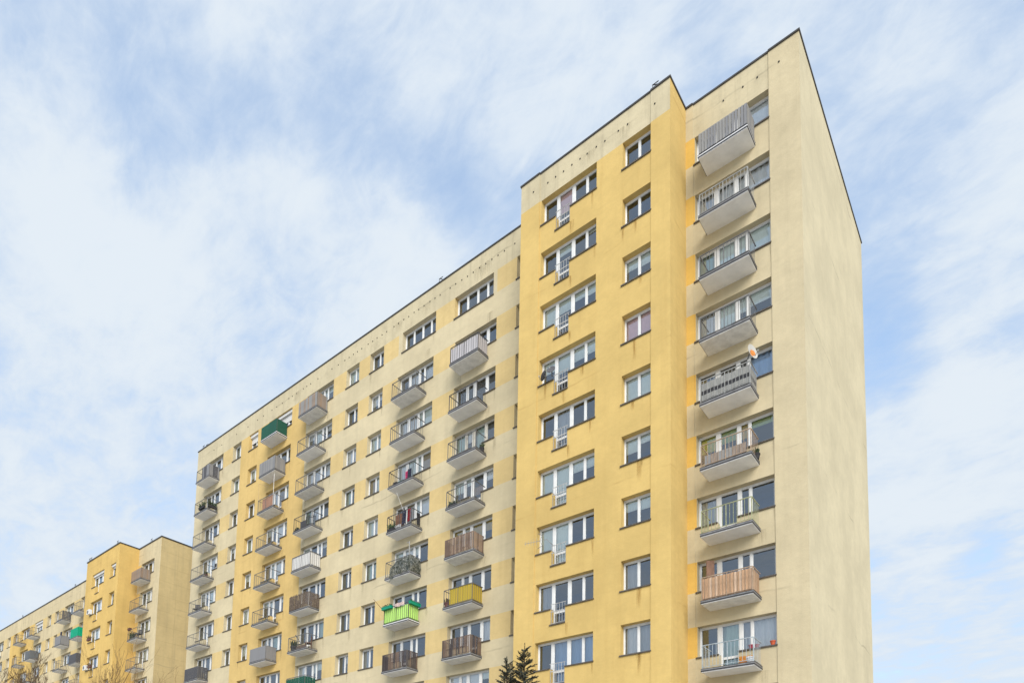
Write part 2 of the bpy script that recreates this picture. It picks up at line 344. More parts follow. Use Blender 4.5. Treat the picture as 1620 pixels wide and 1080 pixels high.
# ------------------------------------------------------------------ ground
b = MB(); b.box(-900, 900, -900, 900, GROUND - .5, GROUND); put('ground', b.mesh('ground', 'ground'), kind='structure')
b = MB(); b.box(-110, 20, -6.5, -3.5, GROUND, GROUND + .06); put('pavement', b.mesh('pavement', 'paving'), kind='structure')

# ------------------------------------------------------------------ facade generator
def facade(name, mats, root, x0, x1, z0, z1, openings, colour, yfun, xb, zb, depth):
    """wall sheet with real openings and reveals; yfun(x) gives the face plane, colour(x,z) the coat"""
    xs = sorted({round(v, 4) for v in [x0, x1] + [o[0] for o in openings] + [o[1] for o in openings] + list(xb) if x0 - 1e-6 <= v <= x1 + 1e-6})
    zs = sorted({round(v, 4) for v in [z0, z1] + [o[2] for o in openings] + [o[3] for o in openings] + list(zb) if z0 - 1e-6 <= v <= z1 + 1e-6})
    xs = [v for i, v in enumerate(xs) if i == 0 or v - xs[i - 1] > 1e-3]; zs = [v for i, v in enumerate(zs) if i == 0 or v - zs[i - 1] > 1e-3]
    nx, nz = len(xs) - 1, len(zs) - 1
    hole = [[False] * nz for _ in range(nx)]
    for i in range(nx):
        cx = (xs[i] + xs[i + 1]) / 2
        for j in range(nz):
            cz = (zs[j] + zs[j + 1]) / 2
            hole[i][j] = any(o[0] < cx < o[1] and o[2] < cz < o[3] for o in openings)
    B = MB()
    for i in range(nx):
        cx = (xs[i] + xs[i + 1]) / 2; y = yfun(cx); xa, xc = xs[i], xs[i + 1]
        yl = yfun((xs[i - 1] + xa) / 2) if i else y
        for j in range(nz):
            za, zc_ = zs[j], zs[j + 1]; cz = (za + zc_) / 2; mi = mats.index(colour(cx, cz))
            if not hole[i][j]: B.quad((xa, y, za), (xc, y, za), (xc, y, zc_), (xa, y, zc_), mi)
            else:
                yb = y + depth
                if i == 0 or not hole[i - 1][j]: B.quad((xa, y, za), (xa, yb, za), (xa, yb, zc_), (xa, y, zc_), mi)
                if i == nx - 1 or not hole[i + 1][j]: B.quad((xc, yb, za), (xc, y, za), (xc, y, zc_), (xc, yb, zc_), mi)
                if j == 0 or not hole[i][j - 1]: B.quad((xa, y, za), (xc, y, za), (xc, yb, za), (xa, yb, za), mi)
                if j == nz - 1 or not hole[i][j + 1]: B.quad((xa, yb, zc_), (xc, yb, zc_), (xc, y, zc_), (xa, y, zc_), mi)
            if i and abs(yl - y) > 1e-4: B.quad((xa, yl, za), (xa, y, za), (xa, y, zc_), (xa, yl, zc_), mi)
    for k in range(len(B.v)):
        B.v[k] = tuple(Vector(B.v[k]) - WPOS[root])
    return put(name, B.mesh(name, mats), root, WPOS[root])

# pane layouts as fractions of the opening width: (x0, x1, is_door)
PAT = {
    'R': [(.035, .222, 0), (.310, .499, 1), (.577, .645, 0), (.708, .955, 0)],
    'A': [(.035, .222, 0), (.300, .396, 0), (.485, .688, 1), (.775, .955, 0)],
    'P': [(.035, .222, 0), (.300, .502, 1), (.585, .752, 0), (.815, .965, 0)],
    '4': [(.04, .225, 0), (.295, .49, 0), (.56, .745, 0), (.81, .96, 0)],
    '3': [(.05, .30, 0), (.39, .61, 0), (.70, .95, 0)],
    '3d': [(.05, .27, 0), (.36, .60, 1), (.70, .95, 0)],
    '2': [(.048, .455, 0), (.55, .952, 0)],
    '2n': [(.05, .46, 0), (.54, .95, 0)],
}
for _k in ('R', 'A', 'P', '4', '3', '3d'): PAT[_k] = [(a - .008, c + .010, d) for a, c, d in PAT[_k]]
DOORDROP = 2.07
REC = 0.27
def frame_mesh(W, Hh, pat, mat, drop):
    def f():
        B = MB(); P = PAT[pat]; s = .026
        edges = [0.0]
        for k in range(len(P) - 1): edges.append(None)
        # top and side members
        B.box(0, W, 0, .09, -.07, 0)
        prev = 0.0
        bars = []
        for k, (a, c, d) in enumerate(P): bars.append((prev, a * W - s)); prev = c * W + s
        bars.append((prev, W))
        for k, (a, c) in enumerate(bars):
            low = -Hh
            if drop and ((k < len(P) and P[k][2]) or (k and P[k - 1][2])): low = -drop
            dz = .0
            B.box(max(a, 0), min(c, W), .002 * (k % 2), .088, low, -.07)
        for k, (a, c, d) in enumerate(P):
            lo = -drop if (d and drop) else -Hh
            xa, xc = a * W, c * W; t = -.07
            B.box(xa - s, xc + s, .004, .086, lo, lo + .055)
            B.box(xa - s, xa, .024, .082, lo + .055, t); B.box(xc, xc + s, .024, .082, lo + .055, t)
            B.box(xa, xc, .024, .082, t - s, t); B.box(xa, xc, .024, .082, lo + .055, lo + .055 + s)
            if d and drop: B.box(xa, xc, .022, .083, lo + .60, lo + .70)
        return B.mesh('window', mat)
    return cached(('frame', round(W, 3), round(Hh, 3), pat, mat, round(drop, 2)), f)
def panemesh(w, h):
    B = MB(); B.quad((0, 0, 0), (w, 0, 0), (w, 0, h), (0, 0, h)); return B.mesh('pane', 'glass')
def curtain_mesh(w, h, mat, seed):
    def f():
        B = MB(); r = random.Random(seed); n = max(6, int(w / .05)); ph = r.random() * 6
        for i in range(n):
            def pt(i): return (w * i / n, .025 * math.sin(i * 1.35 + ph) + .012 * math.sin(i * .5 + ph))
            a, c = pt(i), pt(i + 1); B.quad((a[0], a[1], -h), (c[0], c[1], -h), (c[0], c[1], 0), (a[0], a[1], 0))
        return B.mesh('curtain', mat)
    return cached(('cur', round(w, 2), round(h, 2), mat, seed), f)
def window(root, xl, xr, yw, zt, zb, pat, drop=0, fill=None, frame='frame_white', sills=True, panes=True, shutter=0, rng=random, name='window'):
    W = xr - xl; Hh = zt - zb; yf = yw + REC
    w = put(name, frame_mesh(W, Hh, pat, frame, drop), root, (xl, yf, zt))
    P = PAT[pat]
    if panes:
        for k, (a, c, d) in enumerate(P):
            h = (drop if (d and drop) else Hh) - .085 - .055
            put('pane', cached(('pane', round((c - a) * W, 3), round(h, 3)), lambda: panemesh((c - a) * W, h)), w, (xl + a * W, yf + .045, zt - .085 - h))
    # fill: list per pane or single spec: ('blind',frac,mat) / ('curtain',mat) / None
    for k, (a, c, d) in enumerate(P):
        fl = fill[k % len(fill)] if isinstance(fill, list) else fill
        if not fl: continue
        h = (drop if (d and drop) else Hh) - .10; ww = (c - a) * W + .06
        if fl[0] == 'blind':
            hh = h * fl[1]; put('blind', boxmesh('blind', fl[2], ww, .006, round(hh, 2)), w, (xl + a * W - .03, yf + .115, zt - .06 - round(hh, 2)))
        else:
            put('curtain', curtain_mesh(round(ww, 2), round(h, 2), fl[1], rng.randrange(3)), w, (xl + a * W - .03, yf + .17, zt - .06))
    if shutter:
        h = Hh * shutter
        put('shutter_box', boxmesh('shutter_box', 'frame_white', W - .01, .16, .2), w, (xl + .005, yf - .165, zt - .203))
        n = max(1, int((h - .2) / .05))
        for k in range(n): put('slat', boxmesh('slat', 'panel_white', W - .03, .012, .045), w, (xl + .015, yf - .03, zt - .255 - k * .05))
    def room():
        B = MB(); D = 1.6; hh = drop or Hh
        B.quad((0, D, -hh), (W, D, -hh), (W, D, 0), (0, D, 0)); B.quad((0, 0, -hh), (0, D, -hh), (0, D, 0), (0, 0, 0)); B.quad((W, 0, -hh), (W, D, -hh), (W, D, 0), (W, 0, 0))
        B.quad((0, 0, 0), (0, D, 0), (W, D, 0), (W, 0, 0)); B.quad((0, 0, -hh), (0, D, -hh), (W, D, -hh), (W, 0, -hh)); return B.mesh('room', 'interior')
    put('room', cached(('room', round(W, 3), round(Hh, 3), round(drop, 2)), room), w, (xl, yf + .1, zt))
    if sills:
        def sill(a, c, z, ea=.05, ec=.035):
            def f():
                B = MB(); L = c - a; B.box(-ea, L + ec, -.055, -.004, -.028, .024); B.box(.004, L - .004, -.004, REC - .002, .003, .022); return B.mesh('sill', 'sill')
            put('sill', cached(('sill', round(c - a, 3), ea, ec), f), w, (a, yw, z))
        dr = [q for q in P if q[2]]
        if drop and dr:
            a, c = xl + dr[0][0] * W - .06, xl + dr[0][1] * W + .06
            sill(xl, a, zb, .05, 0); sill(c, xr, zb, 0, .035)
            if sills == 'step': sill(a, c, zt - drop, .04, 0)
        else: sill(xl, xr, zb)
    return w
def door_rect(xl, xr, pat, zt, drop):
    W = xr - xl
    for a, c, d in PAT[pat]:
        if d: return (xl + a * W - .06, xl + c * W + .06, zt - drop, zt)

# ------------------------------------------------------------------ balconies
RAILTOP = 1.10
def balcony(root, xl, xr, yw, z, d, rail='rail_light', bars=.14, slab='slab_white', fascia='fascia', label=None, barw=.016, detail=True):
    w = xr - xl
    def sl():
        B = MB(); B.box(0, w, -d, 0, 0, .125); return B.mesh('balcony', slab)
    bal = put('balcony', cached(('slab', round(w, 3), round(d, 3), slab), sl), root, (xl, yw, z), label=label)
    def fl():
        B = MB()
        B.box(-.025, w + .025, -d - .025, -d - .002, .03, .075, 0); B.box(-.025, -.002, -d, -.002, .03, .075, 0); B.box(w + .002, w + .025, -d, -.002, .03, .075, 0)
        B.box(-.02, w + .02, -d - .02, -d - .002, .08, .13, 1); B.box(-.02, -.002, -d, -.002, .08, .13, 1); B.box(w + .002, w + .02, -d, -.002, .08, .13, 1)
        B.box(-.03, w + .03, -d - .03, -.002, .131, .145, 0)
        return B.mesh('flashing', ['flashing', fascia])
    put('flashing', cached(('flash', round(w, 3), round(d, 3), fascia), fl), bal, (xl, yw, z))
    if rail:
        def rl():
            B = MB(); y = -d + .03; t = .017
            B.box(.02, w - .02, y - t, y + t, RAILTOP - .03, RAILTOP)                      # handrail
            B.box(.02 - t, .02 + t, y + t, -.004, RAILTOP - .031, RAILTOP - .001); B.box(w - .02 - t, w - .02 + t, y + t, -.004, RAILTOP - .031, RAILTOP - .001)
            zb = .21
            B.box(.04, w - .04, y - .01, y + .01, zb, zb + .02); B.box(.01, .03, y + .012, -.004, zb, zb + .02); B.box(w - .03, w - .01, y + .012, -.004, zb, zb + .02)
            for x in (.02, w - .02): B.box(x - .016, x + .016, y - .016, y + .016, .145, RAILTOP - .031)
            if w > 1.5: B.box(w / 2 - .014, w / 2 + .014, y - .012, y + .012, .145, RAILTOP - .031)
            n = int(w / bars)
            for i in range(1, n):
                x = w * i / n; B.box(x - barw / 2, x + barw / 2, y - .006, y + .006, zb + .02, RAILTOP - .031)
            n = max(2, int(d / bars))
            for i in range(1, n):
                yy = y + (-.01 - y) * i / n
                for x in (.02, w - .02): B.box(x - .006, x + .006, yy - barw / 2, yy + barw / 2, zb + .02, RAILTOP - .031)
            return B.mesh('railing', rail)
        put('railing', cached(('rail', round(w, 3), round(d, 3), rail, bars, barw), rl), bal, (xl, yw, z))
    bal['w'] = w; bal['d'] = d
    BD[bal] = (xl, yw, z, w, d)
    return bal
BD = {}
def boards(bal, mats, pitch=.11, gap=.012, z0=.17, z1=1.08, out=True, front=(0, 1), left=True, right=True, jit=.0, name='board', th=.014, seed=1):
    xl, yw, z, w, d = BD[bal]; r = random.Random(seed)
    yo = -d - .012 if out else -d + .055
    xo = .0 if not out else -.008
    a, c = front[0] * w, front[1] * w
    n = max(1, round((c - a) / pitch)); p = (c - a) / n
    for i in range(n):
        h = z1 - z0 - r.random() * jit
        put(name, boxmesh(name, r.choice(mats), round(p - gap, 3), th, round(h, 2)), bal, (xl + a + i * p + gap / 2, yw + yo, z + z0))
    n = max(1, round((d - .08) / pitch)); p = (d - .08) / n
    for side, on in ((0, left), (1, right)):
        if not on: continue
        for i in range(n):
            h = z1 - z0 - r.random() * jit
            x = (xl - (.006 if out else -.045)) if side == 0 else (xl + w - (.01 if out else .06))
            put(name, boxmesh(name + 's', r.choice(mats), th, round(p - gap, 3), round(h, 2)), bal, (x, yw - d + .03 + i * p + gap / 2, z + z0))
def band(bal, mat, z0, z1, name='screen', x0=0.0, x1=1.0, left=True, right=True, out=False, th=.01):
    """one wraparound sheet of cloth or sheeting following front and sides, slightly wavy"""
    xl, yw, z, w, d = BD[bal]; o = -.012 if out else .05
    path = []
    if left: path += [(o, -.03), (o, -d + o)]
    else: path += [(x0 * w, -d + o)]
    path += [(w * x1 - (o if x1 == 1 else 0), -d + o)]
    if right: path += [(w - o, -.03)]
    pts = []
    for i in range(len(path) - 1):
        a, c = Vector(path[i]), Vector(path[i + 1]); n = max(2, int((c - a).length / .09)); nn = Vector((-(c - a).y, (c - a).x)).normalized()
        for k in range(n + (i == len(path) - 2)):
            q = a + (c - a) * k / n; pts.append(q + nn * (.008 * math.sin(k * 2.1) if 0 < k < n else 0))
    B = MB()
    for i in range(len(pts) - 1):
        a, c = pts[i], pts[i + 1]; dz = .012 * math.sin(i * 1.1); B.quad((a.x, a.y, z0), (c.x, c.y, z0), (c.x, c.y, z1 + dz), (a.x, a.y, z1 + dz))
    me = B.mesh(name, mat); o_ = put(name, me, bal, (xl, yw, z))
    md = o_.modifiers.new('thickness', 'SOLIDIFY'); md.thickness = th
    return o_

# ------------------------------------------------------------------ main building
F_ZT, F_ZB, B_ZT, B_ZB, ROOF = 31.259, 29.954, 31.404, 30.078, 32.94
BAYL, BAYR, BY = -12.364, -4.648, -1.665
LEND, GD = -46.993, 12.3
SLABZ = 29.05
root = put('apartment_building', None, None, (-23.5, 6, GROUND), label='tall yellow and cream apartment block with a projecting yellow bay and many balconies', cat='building')
NR = 11
cols = [  # name, face, xl, xr, pattern, has balcony door
    ('R', 'F', -4.256, -1.186, 'R', 1), ('A', 'F', -18.087, -15.117, 'A', 1), ('B', 'F', -22.718, -19.734, 'R', 1),
    ('E', 'F', -31.879, -28.966, 'R', 1), ('F', 'F', -36.505, -33.612, 'A', 1), ('I', 'F', -45.621, -42.854, 'A', 1),
    ('N', 'F', -13.814, -12.55, '2', 0), ('C', 'F', -25.321, -24.05, '2', 0), ('D', 'F', -27.635, -26.372, '2', 0), ('G', 'F', -39.108, -37.909, '2', 0), ('H', 'F', -41.412, -40.231, '2', 0),
    ('P', 'B', -11.162, -8.156, 'P', 2), ('Q', 'B', -6.859, -5.524, '2', 0)]
SLABS = {'R': (-3.722, -1.744, .968), 'A': (-17.624, -15.633, .90), 'B': (-22.25, -20.246, .90), 'E': (-31.525, -29.512, .90), 'F': (-36.034, -34.099, .90), 'I': (-45.321, -43.282, .90)}
bl = lambda f, m='blind_pale': ('blind', f, m)
cu = lambda m='curtain_white': ('curtain', m)
FILL = {
    ('R', 1): [None, None, None, bl(.8, 'blind_white')], ('R', 2): [cu('curtain_grey'), cu(), cu(), cu()], ('R', 3): [cu('curtain_mint'), bl(1), bl(1), bl(.86)], ('R', 4): [cu(), bl(.5), bl(.5), bl(.42)],
    ('R', 5): [None, None, None, cu('curtain_blue')], ('R', 6): [bl(.55, 'blind_lime'), bl(.26, 'blind_green'), bl(.5, 'blind_ochre'), bl(.24, 'blind_green')], ('R', 7): [cu('curtain_grey'), None, None, None], ('R', 8): [None, None, None, None],
    ('R', 9): [None, cu('curtain_mint'), cu('curtain_grey'), cu('curtain_white')],
    ('Q', 1): None, ('Q', 2): None, ('Q', 3): [bl(.35), bl(.4)], ('Q', 4): [bl(1, 'blind_pink'), bl(.86, 'blind_pink')], ('Q', 5): [bl(1), bl(1)], ('Q', 6): [bl(.5), bl(.28)], ('Q', 7): [bl(.36), bl(.42)], ('Q', 8): [cu('curtain_grey'), None], ('Q', 9): [cu(), cu('curtain_grey')],
    ('P', 1): [None, ('blind', .5, 'blind_pink'), None, None], ('P', 2): [None, bl(.2), None, bl(.12)], ('P', 3): [bl(1), bl(.3), bl(.3), bl(.35)], ('P', 4): [bl(.45), bl(.42), bl(.5), bl(.45)], ('P', 5): [None, cu('curtain_grey'), None, None], ('P', 6): [bl(1), bl(.95), bl(.4), bl(.4)],
    ('P', 7): [bl(1), bl(.95), None, None], ('P', 8): [cu('curtain_grey'), None, None, None], ('P', 9): [None, cu('curtain_blue'), cu('curtain_blue'), cu('curtain_blue')],
    ('A', 1): None, ('A', 2): None, ('A', 4): [cu('curtain_mint'), bl(.5, 'blind_white'), cu('curtain_mint'), None], ('A', 6): [bl(1, 'blind_ochre'), bl(1, 'blind_ochre'), bl(.6, 'blind_ochre'), bl(.45, 'blind_ochre')], ('A', 7): None, ('A', 8): [None, None, None, cu()],
    ('B', 1): None, ('B', 2): [None, cu(), None, cu()], ('B', 3): [cu(), cu(), bl(.8), bl(.9)], ('F', 2): None, ('C', 3): [bl(1), bl(1)], ('D', 3): [bl(1, 'blind_white'), bl(1, 'blind_white')], ('C', 5): [bl(1), bl(.9, 'blind_white')],
    ('G', 6): [bl(1), None], ('G', 7): [bl(.6), None], ('H', 1): [cu('curtain_mint'), None],
}
def default_fill(r, n):
    t = r.random()
    if t < .26: return None
    if t < .62: return [bl(r.choice((.3, .4, .5)), r.choice(('blind_pale', 'blind_white'))) if r.random() < .8 else None for _ in range(n)]
    if t < .88: return [cu(r.choice(('curtain_white', 'curtain_grey', 'curtain_mint'))) if r.random() < .7 else None for _ in range(n)]
    return [bl(r.choice((1, .9, .8)), r.choice(('blind_pale', 'blind_white', 'blind_tan'))) for _ in range(n)]
opF, opB = [], []
wr = random.Random(21)
for nm, face, xl, xr, pat, door in cols:
    zt0, zb0 = (F_ZT, F_ZB) if face == 'F' else (B_ZT, B_ZB)
    ops = opF if face == 'F' else opB
    yw = 0 if face == 'F' else BY
    for r in range(1, NR + 1):
        a, c, p, dr = xl, xr, pat, door
        if r == 1 and nm == 'A': a, c, p, dr = -18.165, -15.369, '4', 0
        if r == 1 and nm == 'B': a, c, p, dr = -22.392, -19.626, '4', 0
        zt, zb = zt0 - (r - 1) * H, zb0 - (r - 1) * H
        ops.append((a, c, zb, zt))
        if dr: ops.append(door_rect(a, c, p, zt, DOORDROP))
        fl = FILL[(nm, r)] if (nm, r) in FILL else default_fill(wr, len(PAT[p]))
        fr = 'frame_old' if (nm, r) in (('A', 4),) else 'frame_white'
        sh = {('G', 1): .5, ('F', 1): .55}.get((nm, r), 0)
        w = window(root, a, c, yw, zt, zb, p, DOORDROP if dr else 0, fl, fr, sills=('step' if dr == 2 else True), shutter=sh, rng=wr)
        if (nm, r) == ('A', 5) or (nm, r) == ('B', 5):
            W = c - a; q = [t for t in PAT[p] if t[2]][0] if nm == 'A' else PAT[p][0]
            put('blind', boxmesh('blind', 'board_wood' if nm == 'A' else 'frame_brown', (q[1] - q[0]) * W + .05, .02, 1.0), w, (a + q[0] * W - .025, yw + REC + .115, zt - 1.1))
        if dr == 2:   # french-window guard rail
            W = c - a; q = [t for t in PAT[p] if t[2]][0]; x0, x1 = a + q[0] * W - .055, a + q[1] * W + .055
            def gr():
                B = MB(); L = x1 - x0
                B.box(-.03, L + .03, -.011, .011, .96, .98); B.box(0, L, -.01, .01, .07, .09); B.box(0, L, -.012, .012, .60, .635)
                for k in range(6):
                    x = .03 + (L - .06) * k / 5; B.box(x - .007, x + .007, -.007, .007, .09, .96)
                return B.mesh('guard_rail', 'rail_pale')
            put('guard_rail', cached('guard', gr), w, (x0, yw + .03, zt - DOORDROP))
in_band = lambda z, zt0, zb0: any(zb0 - (r - 1) * H < z < zt0 - (r - 1) * H for r in range(1, NR + 1))
MF = ['cream', 'cream_right', 'cream_parapet', 'yellow_zone', 'yellow_patch', 'yellow_deep']
def colF(x, z):
    if x > BAYR:
        if z > F_ZT: return 'cream_parapet' if -4.32 < x < -1.17 else 'cream_right'
        if x < -4.256 and in_band(z, F_ZT, F_ZB): return 'yellow_deep'
        return 'cream_right'
    if z > F_ZT: return 'cream_parapet'
    if -40.231 < x < -31.879: return 'yellow_zone'
    if in_band(z, F_ZT, F_ZB) and x > -42.854:
        for nm, face, xl, xr, pat, door in cols:
            if face == 'F' and xl < x < xr: return 'cream'
        return 'yellow_patch'
    return 'cream'
def yF(x):
    if x > BAYR: return 0.0 if -4.32 < x < -1.17 else -.03
    return 0.0
zbF = [F_ZT - k * H for k in range(NR)] + [F_ZB - k * H for k in range(NR)]
xbF = [-40.231, -31.879, -42.854, -4.32, -1.17, BAYR, BAYL, -12.55]
ZB0 = GROUND - .2
facade('front_wall', MF, root, LEND, BAYL, ZB0, ROOF - .08, [o for o in opF if o[0] < BAYL], colF, yF, xbF, zbF, REC + .02)
facade('front_wall', MF, root, BAYR, 0, ZB0, ROOF - .08, [o for o in opF if o[0] > BAYR], colF, yF, xbF, zbF, REC + .02)
MBm = ['yellow', 'cream_parapet']
colB = lambda x, z: 'cream_parapet' if z > B_ZT - .02 else 'yellow'
yB = lambda x: BY if -11.26 < x < -5.52 else BY - .03
facade('bay_wall', MBm, root, BAYL, BAYR, ZB0, ROOF - .08, opB, colB, yB, [-11.26, -5.52], [B_ZT], REC + .02)
def sheet(name, mat, pts, parent):
    B = MB(); B.quad(*[tuple(Vector(p) - WPOS[parent]) for p in pts]); return put(name, B.mesh(name, mat), parent, WPOS[parent])
zt_ = ROOF - .08
sheet('bay_return_wall', 'yellow', [(BAYR, BY - .03, ZB0), (BAYR, -.03, ZB0), (BAYR, -.03, zt_), (BAYR, BY - .03, zt_)], root)
sheet('bay_return_wall', 'yellow', [(BAYL, 0, ZB0), (BAYL, BY - .03, ZB0), (BAYL, BY - .03, zt_), (BAYL, 0, zt_)], root)
sheet('gable_wall', 'cream_gable', [(0, -.03, ZB0), (0, GD, ZB0), (0, GD, zt_), (0, -.03, zt_)], root)
sheet('gable_wall', 'cream_gable', [(LEND, GD, ZB0), (LEND, 0, ZB0), (LEND, 0, zt_), (LEND, GD, zt_)], root)
sheet('back_wall', 'cream', [(0, GD, ZB0), (LEND, GD, ZB0), (LEND, GD, zt_), (0, GD, zt_)], root)
sheet('roof', 'roofing', [(LEND, 0, zt_ - .25), (0, 0, zt_ - .25), (0, GD, zt_ - .25), (LEND, GD, zt_ - .25)], root)
sheet('roof', 'roofing', [(BAYL, BY, zt_ - .25), (BAYR, BY, zt_ - .25), (BAYR, 0, zt_ - .25), (BAYL, 0, zt_ - .25)], root)
def coping(root, x0, x1, y0, y1, z, mat='coping', h=.075):
    b = MB(); b.box(x0, x1, y0, y1, 0, h); b.v = [(x - WPOS[root].x, y - WPOS[root].y, zz) for x, y, zz in b.v]
    put('coping', b.mesh('coping', mat), root, (WPOS[root].x, WPOS[root].y, z))
cz = ROOF - .08
coping(root, LEND - .04, BAYL - .041, -.045, .32, cz)
coping(root, -4.318, -1.172, -.045, .30, cz - .002); coping(root, BAYR + .041, -4.32, -.08, .30, cz); coping(root, -1.17, .04, -.08, .30, cz)
coping(root, -11.258, -5.522, BY - .045, BY + .3, cz - .002); coping(root, BAYL - .04, -11.26, BY - .08, BY + .3, cz); coping(root, -5.52, BAYR + .04, BY - .08, BY + .3, cz)
coping(root, BAYR - .25, BAYR + .04, BY + .301, .3, cz); coping(root, BAYL - .04, BAYL + .25, BY + .301, .3, cz)
coping(root, -.26, .04, .301, GD + .04, cz); coping(root, LEND - .04, LEND + .26, .321, GD + .04, cz)

# parapet vent pipes (short tubes with a dark mouth)
def vent():
    B = MB(); B.lathe([(.001, 0), (.034, 0), (.034, .03), (.001, .03)], 8); return B.mesh('vent_pipe', 'vent_dark')
VX_F = [-.76, -1.61, -2.19, -3.0, -13.98, -14.67, -15.1, -15.52, -15.95, -16.39, -16.84, -17.26, -17.68, -18.14, -18.56, -19.34, -19.75, -20.15, -20.63, -21.07, -21.46, -21.91, -22.34, -22.8, -23.2, -23.85, -24.28, -24.74, -25.15, -25.58, -26.2, -26.62, -27.02, -27.44, -27.88, -28.55, -29.22, -30.74, -31.55, -32.0, -32.4, -33.19, -33.69, -34.1, -34.9, -35.6, -36.2, -37.3, -38.1, -39.4, -41.0, -43.2, -44.4]
VX_B = [-11.63, -10.81, -10.37, -9.93, -9.47, -9.03, -8.65, -8.18, -7.74, -7.07, -6.62, -5.33]
for x in VX_F: put('vent_pipe', cached('vent', vent), root, (x, yF(x) + .004, 32.1 + random.uniform(-.02, .02)), rot=(math.pi / 2, 0, 0))
for x in VX_B: put('vent_pipe', cached('vent', vent), root, (x, yB(x) + .004, 32.14 + random.uniform(-.02, .02)), rot=(math.pi / 2, 0, 0))
# roof brackets
def hook():
    B = MB(); B.tube([(0, 0, 0), (0, 0, .34), (.22, 0, .22), (.30, 0, .02)], [.025] * 4, 5); B.tube([(0, 0, .34), (.28, 0, .34)], [.02, .02], 5); return B.mesh('roof_bracket', 'coping')
for x, y in ((-19.55, .1), (-5.5, BY + .1), (-46.5, .12), (-46.1, .2)): put('roof_bracket', cached('hook', hook), root, (x, y, ROOF))
# stains on the render
def stain(root, x, y, z1, w, h, mat='stain_rust'):
    b = MB(); b.box(0, w, -.0015, 0, -h, 0); put('stain', cached(('st', w, h, mat), lambda: b.mesh('stain', mat)), root, (x, y - .004, z1))
for x, r, w, h in ((-9.60, 1, .30, .75), (-6.35, 2, .2, .7), (-6.40, 4, .26, 1.1), (-6.45, 5, .2, .5), (-9.62, 3, .22, .6), (-8.95, 4, .26, .6), (-9.9, 4, .25, .8), (-9.6, 5, .22, .7), (-6.0, 6, .14, .35), (-9.6, 8, .2, .7), (-6.2, 9, .3, .6), (-10.9, 4, .2, .9), (-9.6, 2, .2, .7), (-6.1, 3, .2, .4)):
    drop = DOORDROP if -10.5 < x < -9.2 else B_ZT - B_ZB
    stain(root, x, BY, B_ZT - (r - 1) * H - drop - .03, w, h)
rs = random.Random(5)
for x, w, h in ((-17.0, 1.3, 1.0), (-16.3, .9, .8), (-20.9, 1.0, .9), (-23.2, .9, .8), (-33.6, 1.1, .8)):
    stain(root, x, 0, 32.2, w, h, 'stain_soot')
for x, w, h in ((-8.9, .8, .7), (-7.2, .9, .7)): stain(root, x, BY, 32.2, w, h, 'stain_soot')
for nm, (a, c, d) in SLABS.items():
    for r in range(1, 11):
        if rs.random() < .5: stain(root, c - .2 if rs.random() < .6 else a - .3, 0, SLABZ - (r - 1) * H + rs.uniform(-.05, .12), .5, rs.choice((.8, 1.1)), 'stain_soot')

for nm, face, xl, xr, pat, door in cols:
    for r in range(1, 11):
        if rs.random() < .55 and nm != 'N':
            zb_ = (F_ZB if face == 'F' else B_ZB) - (r - 1) * H - .03
            x_ = xr - .12 if door == 1 else rs.choice((xl - .06, xr - .14, (xl + xr) / 2))
            if door == 2 and x_ < xr - 1: x_ = xr - .3
            stain(root, x_, 0 if face == 'F' else BY, zb_, rs.choice((.16, .3)), rs.choice((.7, 1.0)), 'stain_soot' if face == 'F' else 'stain_rust')
# balconies of the main block
BAL = {}
OPEN = dict(R='rail_light', A='rail_grey', B='rail_grey', E='rail_grey', F='rail_grey', I='rail_grey')
RAIL = {('R', 1): 'rail_grey', ('R', 2): 'rail_light', ('R', 3): 'rail_grey', ('A', 2): 'rail_dark', ('R', 4): 'rail_grey', ('R', 5): 'rail_light', ('R', 6): 'rail_tan', ('R', 7): 'rail_olive', ('R', 8): 'rail_tan', ('R', 9): 'rail_blue', ('B', 5): 'rail_dark', ('B', 4): 'rail_dark', ('E', 4): 'rail_dark', ('B', 7): 'rail_dark', ('A', 3): 'rail_dark'}
BLAB = {('R', 1): 'balcony clad in grey upright panels, topmost beside the gable', ('R', 5): 'balcony hung with striped grey and black cloth', ('R', 6): 'balcony with tan railing bars', ('R', 7): 'balcony with olive green railing bars', ('R', 8): 'balcony clad in reddish wooden boards',
        ('A', 2): 'balcony with pale lilac panels', ('A', 6): 'balcony with weathered brown wooden slats', ('A', 7): 'balcony with a yellow woven screen', ('A', 8): 'balcony with dark brown slats', ('B', 6): 'balcony draped with grey camouflage netting', ('B', 7): 'balcony with lime green panels and green planters', ('B', 8): 'balcony with dark slats',
        ('E', 1): 'balcony with taupe boards', ('E', 5): 'balcony with white panels', ('E', 6): 'balcony wrapped in dark reed matting', ('E', 8): 'balcony with dark green panels', ('F', 1): 'balcony with a dark green screen', ('F', 2): 'balcony with grey panels', ('F', 7): 'balcony with grey sheet panels', ('I', 1): 'balcony half screened with grey panels', ('I', 7): 'balcony with charcoal panels'}
for nm, (a, c, d) in SLABS.items():
    for r in range(1, 11):
        if r == 1 and nm in 'AB': continue
        z = SLABZ - (r - 1) * H
        fa = 'fascia_white' if (nm, r) in (('R', 1), ('B', 7), ('F', 1)) else 'fascia'
        BAL[nm, r] = balcony(root, a, c, 0, z, d, RAIL.get((nm, r), OPEN[nm]), .14 if nm == 'R' else .16, 'slab_old' if wr.random() < .3 else 'slab_white', fa, BLAB.get((nm, r)), .015 if nm == 'R' else .012)
S = BAL
boards(S['R', 1], ['board_grey', 'board_grey', 'board_grey2'], .125, .020, .2, 1.10, seed=3)
